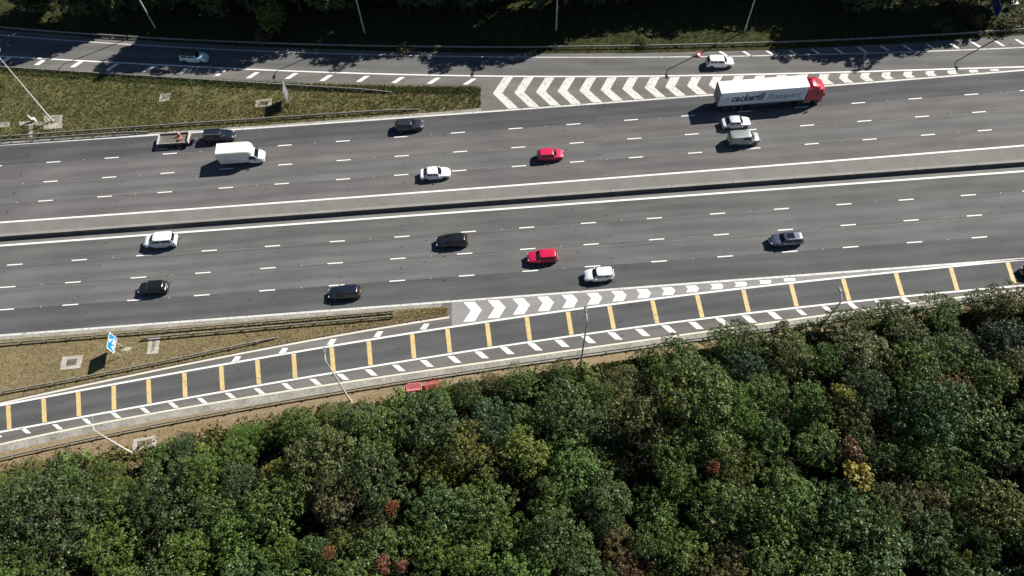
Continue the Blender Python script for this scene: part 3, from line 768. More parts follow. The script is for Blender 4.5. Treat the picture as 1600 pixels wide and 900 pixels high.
STYLE = {   # fractions of the length from the rear bumper: rear glass foot, roof rear, roof front, windscreen foot; bonnet and boot heights
    'hatch':  dict(rb=.025, rt=.085, ft=.60, fb=.745, belt=.655, boot=.60, nose=.50),
    'suv':    dict(rb=.02, rt=.07, ft=.60, fb=.73, belt=.66, boot=.60, nose=.54),
    'saloon': dict(rb=.12, rt=.25, ft=.58, fb=.73, belt=.655, boot=.61, nose=.50),
    'estate': dict(rb=.02, rt=.065, ft=.60, fb=.73, belt=.655, boot=.60, nose=.50),
    'mpv':    dict(rb=.02, rt=.07, ft=.64, fb=.83, belt=.60, boot=.60, nose=.50),
    'van':    dict(rb=.008, rt=.02, ft=.66, fb=.82, belt=.60, boot=.60, nose=.50),
}
def car(name, label, cat, loc, rz, L, W, H, pm, style, roof=None, rails=False, skylight=False, group=None, side_glass=True):
    s = STYLE[style]; H *= 1.04
    t = thing(name, label, cat, loc, rz, group)
    X = lambda f: -L / 2 + f * L
    bz = s['belt'] * H; nz = s['nose'] * H
    ztab = [(X(0), .50 * H), (X(.012), .56 * H), (X(.03), s['boot'] * H), (X(s['rb'] + .02), s['boot'] * H if style == 'saloon' else bz), (X(s['fb']), bz),
            (X(s['fb'] + (1 - s['fb']) * .5), (bz + nz) / 2 + .02), (X(.965), nz), (X(.985), nz - .07), (X(1), nz - .20)]
    wtab = [(X(0), .78), (X(.015), .87), (X(.06), .95), (X(.2), .99), (X(.5), 1), (X(.78), .985), (X(.88), .945), (X(.95), .85), (X(.985), .72), (X(1), .58)]
    if style in ('van', 'mpv'): wtab = [(X(0), .9), (X(.02), .95), (X(.1), .99), (X(.5), 1), (X(.8), .985), (X(.92), .92), (X(.98), .78), (X(1), .66)]
    ctab = [(X(0), 0), (X(.05), .012), (X(s['fb']), .015), (X(.93), .045), (X(1), .0)]
    def section(x):
        hw = W / 2 * lerp_tab(wtab, x); zt = lerp_tab(ztab, x); cr = lerp_tab(ctab, x)
        e = abs(x) / (L / 2); zb = .20 + .10 * max(0, e - .8) * 5 * .4
        half = [(.86 * hw, zb), (.965 * hw, zb + .10), (hw, (zb + zt) * .5 + .03), (.985 * hw, zt - .12), (.945 * hw, zt - .03), (.86 * hw, zt + cr * .3), (.45 * hw, zt + cr)]
        return [(x, y, z) for y, z in half] + [(x, 0, zt + cr * 1.15)] + [(x, -y, z) for y, z in half[::-1]]
    st = [0, .008, .03, .07, .14, .25, .38, .5, .62, s['fb'] - .02, s['fb'] + .02, .80, .86, .90, .94, .968, .985, .995, 1]
    MB().loft([section(X(f)) for f in sorted(set(st))]).obj("body", pm, t, smooth=35)
    # glasshouse as rounded rings from belt to roof
    xb0, xb1, xt0, xt1 = X(s['rb']), X(s['fb']), X(s['rt']), X(s['ft'])
    wb, wt = W / 2 * .92, W / 2 * (.77 if style not in ('van', 'mpv') else .84)
    def ring(k, grow=0.0):
        a, b = xb0 + (xt0 - xb0) * k, xb1 + (xt1 - xb1) * k
        hw = wb + (wt - wb) * k + grow; z = bz - .02 + (H - .035 - bz + .02) * k
        bulge = .16 * (1 - k * .35); rb_ = .07
        P = []
        for v in (-1, -.6, 0, .6, 1): P.append((b + grow - bulge * v * v, v * hw * (.86 if abs(v) == 1 else 1) , z))
        for f in (.86, .5, .16): P.append((a + (b - a) * f, hw * (1.0 if f == .5 else .985), z))
        for v in (1, .6, 0, -.6, -1): P.append((a - grow + rb_ * v * v, v * hw * .88 if abs(v) == 1 else v * hw, z))
        for f in (.16, .5, .86): P.append((a + (b - a) * f, -hw * (1.0 if f == .5 else .985), z))
        return P
    kk = [0, .33, .66, .93, 1.0]
    rings = [ring(k) for k in kk]
    def shrink(r, q, dz):
        cx = sum(p[0] for p in r) / len(r)
        return [(cx + (p[0] - cx) * q, p[1] * q, p[2] + dz) for p in r]
    MB().loft(rings[:4], cap=False).obj("cabin", pm, t, smooth=50)
    top = [ring(.93), shrink(ring(1.0), .985, 0), shrink(ring(1.0), .90, .022), shrink(ring(1.0), .6, .034)]
    rf = MB().loft(top).obj("roof", roof or pm, t, smooth=50)
    # glazing sits a few millimetres proud of the pillars
    def pane(nm, idx, k0, k1, t0=0.0, t1=1.0):
        rows = []
        for k in (k0, (k0 + k1) / 2, k1):
            r = ring(k, .012); pts = [Vector(r[i % len(r)]) for i in idx]
            n = len(pts) - 1; out = []
            for j in range(7):
                q = (t0 + (t1 - t0) * j / 6) * n; i = min(int(q), n - 1)
                out.append(pts[i].lerp(pts[i + 1], q - i))
            rows.append(out)
        vs = [p for r in rows for p in r]
        fs = [(i * 7 + j, i * 7 + j + 1, (i + 1) * 7 + j + 1, (i + 1) * 7 + j) for i in range(2) for j in range(6)]
        return MB().add(vs, fs).obj(nm, GLASS, t, smooth=60)
    pane("windscreen", [0, 1, 2, 3, 4], .10, .90, .05, .95)
    if style == 'van': pane("rear_window", [8, 9, 10, 11, 12], .30, .85, .1, .9)
    else: pane("rear_window", [8, 9, 10, 11, 12], .16, .88, .07, .93)
    for ids in ([4, 5, 6, 7, 8], [12, 13, 14, 15, 16]):
        flip = ids[0] == 12
        front = (.16, .46) if not flip else (.54, .84)
        rear = (.50, .82) if not flip else (.18, .50)
        pane("side_window", ids, .26, .82, *front)
        if side_glass: pane("side_window", ids, .26, .82, *rear)
    # bonnet panel, a shut line proud of the body
    bp = []
    xs_ = [X(s['fb'] + .012 + (.955 - s['fb'] - .012) * q / 5) for q in range(6)]
    for x in xs_:
        hw = W / 2 * lerp_tab(wtab, x) * .80; zt = lerp_tab(ztab, x); cr = lerp_tab(ctab, x)
        bp.append([(x, v * hw, zt + .012 + cr * 1.15 * (1 - .75 * abs(v) ** 1.5)) for v in (-1, -.55, 0, .55, 1)])
    vs = [p for r in bp for p in r]
    MB().add(vs, [(i * 5 + j, (i + 1) * 5 + j, (i + 1) * 5 + j + 1, i * 5 + j + 1) for i in range(5) for j in range(4)]).obj("bonnet", pm, t, smooth=60)
    # lamps, bumpers, plates
    for sg in (-1, 1):
        x = X(.962); hw = W / 2 * lerp_tab(wtab, x); zt = lerp_tab(ztab, x)
        MB().box((x - .03, sg * (hw - .16), zt - .055), (.34, .22, .13), Matrix.Rotation(-sg * .35, 3, 'Z')).obj("headlight", LAMPW, t, bevel=.03)
        x = X(.02); hw = W / 2 * lerp_tab(wtab, x)
        MB().box((x + .03, sg * (hw - .10), bz - .12), (.12, .20, .26 if style != 'saloon' else .15)).obj("tail_light", LAMPR, t, bevel=.02)
        m = MB().box((0, 0, 0), (.15, .22, .14), taper=.8).obj("wing_mirror", pm, t, bevel=.03); m.location = (X(s['fb']) - .42, sg * (W / 2 + .05), bz + .05)
    MB().box((X(.992), 0, .42), (.06, W * .5, .16)).obj("grille", BLACKP, t, bevel=.01)
    MB().box((X(1) + .003, 0, .36), (.02, .52, .11)).obj("number_plate", PLATEW, t)
    MB().box((X(0) - .008, 0, .48 * H), (.02, .52, .11)).obj("number_plate", PLATEY, t)
    MB().box((X(.004), 0, .36), (.08, W * .80, .22)).obj("rear_bumper", BLACKP, t, bevel=.02)
    r = .31 + max(0, H - 1.5) * .1
    for fx in (.185, .80):
        for sg in (-1, 1):
            wy = sg * (W / 2 - .10)
            MB().disc((X(fx), wy - sg * .012, r + .03), r + .07, .2).obj("wheel_arch", BLACKP, t)
            wh = MB().disc((X(fx), wy, r), r, .21).obj("wheel", TYRE, t, bevel=.02)
            MB().disc((X(fx), wy + sg * .10, r), r * .66, .03, 12).obj("rim", RIM, wh)
    if rails:
        for sg in (-1, 1):
            MB().bar((xt0 + .1, sg * wt * .86, H + .03), (xt1 - .15, sg * wt * .86, H + .03), .04, .05).obj("roof_rail", STEEL, t)
    if skylight:
        MB().box((xt0 * .35 + xt1 * .65, 0, H + .012), ((xt1 - xt0) * .42, wt * 1.25, .012)).obj("sunroof", GLASS, t)
    return t

P_WHITE = car_paint("paint_white", (.82, .83, .84))
P_WHITE2 = car_paint("paint_white_van", (.80, .83, .83))
P_SILVER = car_paint("paint_silver", (.62, .64, .67), .7)
P_PEARL = car_paint("paint_pearl", (.80, .79, .84), .45)
P_GREY = car_paint("paint_silver_grey", (.34, .38, .37), .6)
P_RED = car_paint("paint_red", (.62, .018, .085))
P_RED2 = car_paint("paint_deep_red", (.60, .012, .065))
P_BLACK = car_paint("paint_black", (.012, .012, .014), 0, .25)
P_NAVY = car_paint("paint_navy", (.014, .018, .032), 0, .22)
P_GRAPH = car_paint("paint_graphite", (.22, .23, .30), .85, .25)
P_SLATE = car_paint("paint_slate", (.045, .05, .065), .4, .25)
P_ICE = car_paint("paint_ice_blue", (.62, .84, .88), .1)

def along(px, f, z=.7):
    p = at(px, z); return (p.x, p.y, 0), math.atan(f.slope(p.x))
def place(px, f, rev=False):
    l, a = along(px, f); return l, a + (math.pi if rev else 0)
l, a = place((303, 89), SLIP_IN); car("car", "ice blue hatchback with a black roof, in tree shade on the upper slip road", "car", (l[0], l[1], .005), a, 4.7, 1.82, 1.55, P_ICE, 'suv', roof=P_BLACK)
l, a = place((1125, 96.5), SLIP_IN); car("car", "white hatchback with dark windows on the upper slip road above the lorry", "car", (l[0], l[1], .005), a, 4.45, 1.82, 1.52, P_WHITE, 'hatch')
l, a = place((342, 212), UP_LEFT); car("car", "dark navy estate car towing the flatbed trailer", "car", (l[0], l[1], .005), a, 4.75, 1.84, 1.62, P_NAVY, 'estate', rails=True)
SUV = (l, a)
l, a = place((639, 195.5), UP_1); car("car", "dark slate car with a bright bonnet, below the grass wedge on the upper carriageway", "car", (l[0], l[1], .005), a, 4.4, 1.80, 1.50, P_SLATE, 'hatch')
l, a = place((680, 270.5), UP_3); car("car", "white saloon in the third lane of the upper carriageway", "car", (l[0], l[1], .005), a, 4.55, 1.80, 1.44, P_WHITE, 'saloon')
l, a = place((860, 241.5), UP_2); car("car", "small red hatchback on the upper carriageway, right of the white saloon", "car", (l[0], l[1], .005), a, 3.95, 1.72, 1.46, P_RED, 'hatch')
l, a = place((1150, 191), UP_1); car("car", "pearl white saloon in the lorry's shadow", "car", (l[0], l[1], .005), a, 4.45, 1.80, 1.45, P_PEARL, 'saloon')
l, a = place((1162, 217), UP_2); car("van", "silver grey small van with a long flat roof, beside the pearl white saloon", "van", (l[0], l[1], .005), a, 4.75, 1.86, 1.88, P_GREY, 'van', side_glass=False)
l, a = place((251, 376.5), LO_1, True); car("van", "white people carrier with a boxy roof in the lane by the concrete barrier", "van", (l[0], l[1], .005), a, 4.55, 1.86, 1.85, P_WHITE2, 'mpv')
l, a = place((239, 449.5), LO_2, True); car("car", "small black hatchback at the left of the lower carriageway, below the white people carrier", "car", (l[0], l[1], .005), a, 4.0, 1.75, 1.50, P_BLACK, 'hatch')
l, a = place((538, 457), LO_3, True); car("car", "long blue black estate in the bottom lane, above the double crash barrier", "car", (l[0], l[1], .005), a, 4.35, 1.80, 1.52, P_NAVY, 'estate')
l, a = place((706, 376), LO_1, True); car("car", "black car with a grey glint on its tail, in the middle of the lower carriageway", "car", (l[0], l[1], .005), a, 4.5, 1.84, 1.48, P_BLACK, 'hatch')
l, a = place((847.5, 401), LO_2, True); car("car", "crimson estate car in the lower carriageway, left of the white hatchback", "car", (l[0], l[1], .005), a, 4.2, 1.78, 1.54, P_RED2, 'suv')
l, a = place((936, 429), LO_3, True); car("car", "white hatchback in the bottom lane above the white chevrons", "car", (l[0], l[1], .005), a, 4.1, 1.78, 1.52, P_WHITE2, 'hatch')
l, a = place((1228, 374), LO_2, True); car("car", "graphite car with a pale bonnet and bright tail, far right of the lower carriageway", "car", (l[0], l[1], .005), a, 4.6, 1.82, 1.52, P_GRAPH, 'suv', skylight=True)

l, a = place((1622, 422), S2, True); car("car", "black car just coming into view at the right edge of the lower slip road", "car", (l[0], l[1], .005), a, 4.3, 1.80, 1.52, P_BLACK, 'hatch')

# ------------------------------------------------------------------ flatbed trailer with a load
p = at((272, 217), .8)
TA = math.atan(UP_LEFT.slope(p.x))
tr = thing("flatbed_trailer", "open flatbed trailer with pale rim boards, towed by the dark navy estate", "trailer", (p.x, p.y, .005), TA)
TRW, TRL = 2.0, 4.7
WOOD = flat("weathered_planks", (.20, .18, .16), .85, var=.35, scale=1.2)
RIMB = flat("trailer_rim", (.52, .48, .45), .6)
for k in range(7):
    MB().box((0, -TRW / 2 + .15 + k * (TRW - .3) / 6, .70 + random.uniform(0, .008)), (TRL - .1, .20, .05)).obj("plank", WOOD, tr)
MB().box((0, 0, .58), (TRL - .3, 1.2, .16)).obj("chassis", BLACKP, tr)
for sg in (-1, 1):
    MB().box((0, sg * (TRW / 2 + .03), .83), (TRL, .05, .34)).obj("side_board", flat("board_dark", (.12, .10, .09), .7), tr)
    MB().bar((-TRL / 2, sg * (TRW / 2 + .03), 1.02), (TRL / 2, sg * (TRW / 2 + .03), 1.02), .07, .04).obj("top_rim", RIMB, tr)
    for fx in (-.45, .45):
        wh = MB().disc((fx, sg * (TRW / 2 - .12), .29), .29, .18).obj("wheel", TYRE, tr); MB().disc((fx, sg * (TRW / 2 - .03), .29), .17, .02, 12).obj("rim", RIM, wh)
for sg, nm in ((-1, "tail_board"), (1, "head_board")):
    MB().box((sg * (TRL / 2 + .03), 0, .88 if sg < 0 else .98), (.10, TRW + .16, .38 if sg < 0 else .62)).obj(nm, RIMB, tr)
MB().bar((TRL / 2, .5, .55), (TRL / 2 + 1.25, 0, .5), .09, .1).bar((TRL / 2, -.5, .55), (TRL / 2 + 1.25, 0, .5), .09, .1).obj("drawbar", STEEL, tr)
MB().tube([(TRL / 2 + .75, .2, .1), (TRL / 2 + .75, .2, .85)], [.05, .04], 8).obj("jockey_stand", STEEL, tr)
MB().box((TRL / 2 + .55, 0, .72), (.6, 1.0, .45)).obj("tool_box", flat("tool_box_grey", (.075, .073, .072), .5), tr, bevel=.03)
cs, sn = math.cos(TA), math.sin(TA)
def on_bed(x, y): return (p.x + x * cs - y * sn, p.y + x * sn + y * cs, .73)
cone_o = flat("cone_orange", (.46, .15, .06), .5)
for (x, y), lab in (((.75, .62), "orange and white traffic cone standing at the far side of the flatbed trailer"),):
    t = thing("traffic_cone", lab, "traffic cone", on_bed(x, y), .2)
    MB().box((0, 0, .03), (.55, .55, .06)).obj("base", cone_o, t, bevel=.01)
    MB().tube([(0, 0, .06), (0, 0, .5)], [.24, .15], 12).obj("lower_cone", cone_o, t, smooth=True)
    MB().tube([(0, 0, .5), (0, 0, .85)], [.152, .08], 12).obj("white_sleeve", SIGNW, t, smooth=True)
    MB().tube([(0, 0, .85), (0, 0, 1.0)], [.08, .05], 12).obj("tip", cone_o, t, smooth=True)
rg = np.random.default_rng(4)
b = MB(); rings = []
for i in range(7):
    a_ = i / 6; rings.append([((a_ - .5) * 1.0, math.cos(q) * .33 * math.sin(math.pi * (a_ * .8 + .1)) * rg.uniform(.8, 1.2), .18 + math.sin(q) * .2 * math.sin(math.pi * (a_ * .8 + .1)) * rg.uniform(.8, 1.2)) for q in np.linspace(0, 2 * math.pi, 9)[:-1]])
t = b.loft(rings).obj("bundle", flat("bundle_rust", (.32, .13, .06), .8, var=.4), None, smooth=True)
t.location = on_bed(.95, -.1); t.rotation_euler = (0, 0, 1.0); tag(t, "rust brown bundle lying on the planks of the flatbed trailer", "bundle")

# ------------------------------------------------------------------ white box van
f0 = at((336.8, 241.5), 3.1); f1 = at((337, 223.3), 3.1)
c0 = (f0 + f1) / 2; VA = math.atan(UP_1.slope(c0.x)); VW = 2.15
vx = Vector((math.cos(VA), math.sin(VA), 0))
vo = c0 + vx * 3.3; vo.z = .005
bv = thing("box_van", "white box van with a cream box body and rounded nose over its cab", "van", vo, VA)
CREAMB = car_paint("paint_cream_box", (.84, .83, .74), 0, .45)
VWH = P_WHITE2
# box: from x=-3.3 to 1.0, nose over the cab to 1.9
def bsec(x, z0, z1, hw, r=.10):
    return [(x, -hw, z0), (x, hw, z0), (x, hw, z1 - r), (x, hw - r, z1), (x, -hw + r, z1), (x, -hw, z1 - r)]
MB().loft([bsec(-3.3, .75, 3.1, VW / 2), bsec(1.05, .75, 3.1, VW / 2), ]).obj("box_body", CREAMB, bv)
MB().loft([bsec(1.052, 1.95, 3.098, VW / 2 - .002), bsec(1.5, 2.0, 3.02, VW / 2 - .06), bsec(1.8, 2.1, 2.84, VW / 2 - .2), bsec(1.95, 2.22, 2.6, VW / 2 - .42)]).obj("box_nose", CREAMB, bv, smooth=40)
for sg in (-1, 1):
    MB().box((-3.31, sg * VW * .25, 1.92), (.03, VW * .46, 2.2)).obj("rear_door", CREAMB, bv)
    MB().bar((-3.32, sg * (VW / 2 - .02), .78), (-3.32, sg * (VW / 2 - .02), 3.05), .04, .05).obj("corner_trim", STEEL, bv)
    MB().bar((-3.3, sg * (VW / 2 + .004), .78), (1.0, sg * (VW / 2 + .004), .78), .03, .08).obj("skirt_rail", STEEL, bv)
# cab
def csec(x, z0, z1, hw, hw2): return [(x, -hw, z0), (x, hw, z0), (x, hw * 1.0, (z0 + z1) * .55), (x, hw2, z1), (x, 0, z1 + .03), (x, -hw2, z1), (x, -hw * 1.0, (z0 + z1) * .55)]
MB().loft([csec(1.06, .45, 1.93, 1.0, .9), csec(1.7, .4, 1.92, 1.0, .84), csec(1.98, .4, 1.80, 1.0, .80), csec(2.45, .38, 1.30, .99, .86), csec(2.95, .38, 1.12, .95, .80), csec(3.2, .4, .95, .80, .66), csec(3.3, .42, .75, .62, .5)]).obj("cab", VWH, bv, smooth=35)
MB().add([(2.015, -.74, 1.80), (2.015, .74, 1.80), (2.475, .84, 1.32), (2.475, -.84, 1.32)], [(0, 1, 2, 3)]).obj("windscreen", GLASS, bv)
for sg in (-1, 1):
    MB().add([(1.15, sg * 1.03, 1.25), (2.25, sg * 1.03, 1.2), (1.95, sg * .90, 1.75), (1.2, sg * .93, 1.82)], [(0, 1, 2, 3)]).obj("side_window", GLASS, bv)
    MB().box((2.1, sg * 1.18, 1.35), (.14, .22, .34)).obj("wing_mirror", BLACKP, bv, bevel=.03)
    MB().box((3.12, sg * .66, .86), (.28, .26, .18), Matrix.Rotation(-sg * .4, 3, 'Z')).obj("headlight", LAMPW, bv, bevel=.03)
    MB().box((-3.33, sg * .95, .62), (.05, .14, .22)).obj("tail_light", LAMPR, bv)
    for fx in (-1.7, 2.35):
        wh = MB().disc((fx, sg * .86, .35), .35, .24).obj("wheel", TYRE, bv); MB().disc((fx, sg * .97, .35), .21, .03, 12).obj("rim", RIM, wh)
MB().box((-.9, 0, .6), (4.6, .9, .22)).obj("chassis", BLACKP, bv)
MB().box((3.27, 0, .5), (.1, 1.1, .18)).obj("grille", BLACKP, bv)

# ------------------------------------------------------------------ articulated lorry
r0 = at((1127, 146), 4.0); r1 = at((1122, 128), 4.0)
c0 = (r0 + r1) / 2; LA = math.atan(UP_LEFT.slope(c0.x))
lx = Vector((math.cos(LA), math.sin(LA), 0)); lo_ = c0 + lx * 8.0; lo_.z = .005
lorry = thing("articulated_lorry", "long articulated lorry with a red cab and a white box trailer", "lorry", lo_, LA)
TWH = car_paint("paint_trailer_white", (.80, .80, .77), 0, .5)
TSIDE = car_paint("paint_trailer_side", (.74, .79, .82), 0, .5)
LRED = car_paint("paint_lorry_red", (.60, .02, .05), 0, .35)
TW = 2.5
x0, x1 = -8.0, 5.6
tb = MB().box(((x0 + x1) / 2, 0, 2.6), (x1 - x0, TW, 2.78)).obj("trailer_body", TSIDE, lorry, bevel=.03)
MB().box(((x0 + x1) / 2, 0, 4.0), (x1 - x0 + .02, TW + .03, .05)).obj("roof_panel", TWH, tb, bevel=.01)
for sg in (-1, 1):
    MB().bar((x0, sg * (TW / 2 + .012), 1.24), (x1, sg * (TW / 2 + .012), 1.24), .03, .12).obj("side_rail", STEEL, tb)
    MB().box((x0 - .03, sg * .61, 2.6), (.05, 1.16, 2.6)).obj("rear_door", flat("door_grey", (.20, .22, .24), .6), tb)
    for q in (.35, .85):
        MB().bar((x0 - .075, sg * q, 1.4), (x0 - .075, sg * q, 3.85), .04, .04).obj("lock_bar", STEEL, tb)
    MB().bar((x0 - .03, sg * (TW / 2 + .005), 1.2), (x0 - .03, sg * (TW / 2 + .005), 4.0), .08, .06).obj("door_post", STEEL, tb)
    MB().box((x0 - .04, sg * 1.0, 1.08), (.06, .35, .14)).obj("tail_light", LAMPR, tb)
# near side lettering
DARKT = flat("lettering_navy", (.018, .045, .075), .5)
GREYT = flat("lettering_grey", (.12, .16, .21), .5)
yS = -TW / 2 - .006
lettering("lettering", "cackerill", 1.95, DARKT, tb, basis((x0 + 4.35, yS, 2.62), (1, 0, 0), (0, 0, 1)), shear=.2, bold=.075, space=1.06, sx=.72)
lettering("lettering", "Transport", 1.45, GREYT, tb, basis((x0 + 9.95, yS, 2.5), (1, 0, 0), (0, 0, 1)), shear=.3, bold=.012, space=1.12, sx=.80)
lettering("lettering", "7", 1.1, GREYT, tb, basis((x0 + 1.12, yS, 2.45), (1, 0, 0), (0, 0, 1)), shear=.1, sx=1.1)
lb = MB()
for a_, b_ in (((.6, 1.9), (1.62, 1.9)), ((1.62, 1.9), (1.62, 3.0)), ((1.62, 3.0), (.6, 3.0)), ((.6, 3.0), (.6, 1.9))):
    lb.bar((x0 + a_[0], yS, a_[1]), (x0 + b_[0], yS, b_[1]), .006, .03)
lb.obj("emblem_frame", GREYT, tb)
lettering("lettering", "cackerill Transport", 1.2, DARKT, tb, basis((x0 + 6.8, -yS, 2.6), (-1, 0, 0), (0, 0, 1)), shear=.2, bold=.02)
MB().box((-1.5, 0, 1.05), (12.4, .9, .26)).obj("trailer_chassis", BLACKP, lorry)
for sg in (-1, 1):
    MB().box((-.4, sg * 1.16, .75), (4.6, .05, .5)).obj("side_guard", flat("guard_dark", (.08, .09, .1), .5, .3), lorry)
    MB().bar((3.4, sg * .8, .15), (3.4, sg * .8, 1.0), .14, .14).obj("landing_leg", STEEL, lorry)
    for fx in (-6.6, -5.3, -4.0):
        wh = MB().disc((fx, sg * 1.02, .50), .50, .38).obj("wheel", TYRE, lorry, bevel=.02); MB().disc((fx, sg * 1.2, .5), .29, .04, 12).obj("rim", RIM, wh)
# tractor
X0 = 5.95
def tsec(x, z0, z1, hw, r=.22): return [(x, -hw, z0), (x, hw, z0), (x, hw, z1 - r), (x, hw - r * .45, z1 - r * .3), (x, hw - r, z1), (x, -hw + r, z1), (x, -hw + r * .45, z1 - r * .3), (x, -hw, z1 - r)]
cab = MB().loft([tsec(X0 + .3, .95, 3.3, 1.22), tsec(X0 + 1.85, .95, 3.28, 1.22), tsec(X0 + 2.2, .85, 3.02, 1.20), tsec(X0 + 2.42, .75, 2.3, 1.19), tsec(X0 + 2.52, .6, 1.9, 1.14), tsec(X0 + 2.56, .6, 1.6, 1.0)]).obj("cab", LRED, lorry, smooth=35)
MB().loft([tsec(X0 + .45, 3.24, 3.88, 1.14), tsec(X0 + .9, 3.25, 3.80, 1.12), tsec(X0 + 1.5, 3.25, 3.52, 1.04, .12), tsec(X0 + 1.85, 3.2, 3.33, .9, .06)]).obj("roof_deflector", LRED, cab, smooth=35)
MB().box((X0 + 1.3, 0, 3.66), (.42, .5, .06), Matrix.Rotation(.42, 3, 'Y')).obj("roof_hatch", BLACKP, cab, bevel=.02)
MB().box((X0 + 2.29, 0, 2.98), (.34, 2.1, .06), Matrix.Rotation(.5, 3, 'Y')).obj("sun_visor", LRED, cab, bevel=.02)
MB().add([(X0 + 2.245, -1.04, 2.86), (X0 + 2.245, 1.04, 2.86), (X0 + 2.43, 1.1, 2.33), (X0 + 2.43, -1.1, 2.33)], [(0, 1, 2, 3)]).obj("windscreen", GLASS, cab)
MB().box((X0 + 2.53, 0, 1.3), (.1, 1.5, .7)).obj("grille", BLACKP, cab, bevel=.02)
MB().box((X0 + 2.5, 0, .62), (.22, 2.4, .4)).obj("bumper", LRED, cab, bevel=.06)
for sg in (-1, 1):
    MB().add([(X0 + 1.2, sg * 1.226, 2.1), (X0 + 2.15, sg * 1.215, 2.05), (X0 + 2.02, sg * 1.21, 2.85), (X0 + 1.2, sg * 1.226, 2.85)], [(0, 1, 2, 3)]).obj("side_window", GLASS, cab)
    MB().box((X0 + .12, sg * 1.17, 2.3), (.5, .06, 2.6)).obj("side_fairing", LRED, cab)
    MB().bar((X0 + 2.2, sg * 1.2, 2.7), (X0 + 2.35, sg * 1.45, 2.6), .05, .05).box((X0 + 2.38, sg * 1.47, 2.35), (.14, .24, .6)).obj("wing_mirror", LRED, cab, bevel=.02)
    MB().box((X0 + 2.53, sg * .98, .9), (.12, .36, .22)).obj("headlight", LAMPW, cab, bevel=.03)
    MB().box((X0 + .2, sg * 1.1, .75), (1.2, .3, .55)).obj("fuel_tank", STEEL, lorry, bevel=.05)
    for fx in (X0 - .95, X0 + 1.72):
        wh = MB().disc((fx, sg * 1.02, .50), .50, .36).obj("wheel", TYRE, lorry, bevel=.02); MB().disc((fx, sg * 1.19, .5), .29, .04, 12).obj("rim", RIM, wh)
    MB().tube([(X0 + .75, sg * .7, 3.88), (X0 + 1.0, sg * .7, 3.95)], [.07, .05], 8).obj("air_horn", RIM, cab)
MB().box((X0 + .2, 0, .85), (4.2, .9, .26)).obj("tractor_chassis", BLACKP, lorry)
MB().box((X0 - .3, 0, 1.6), (.3, 1.4, 1.2)).obj("coupling_box", BLACKP, lorry)

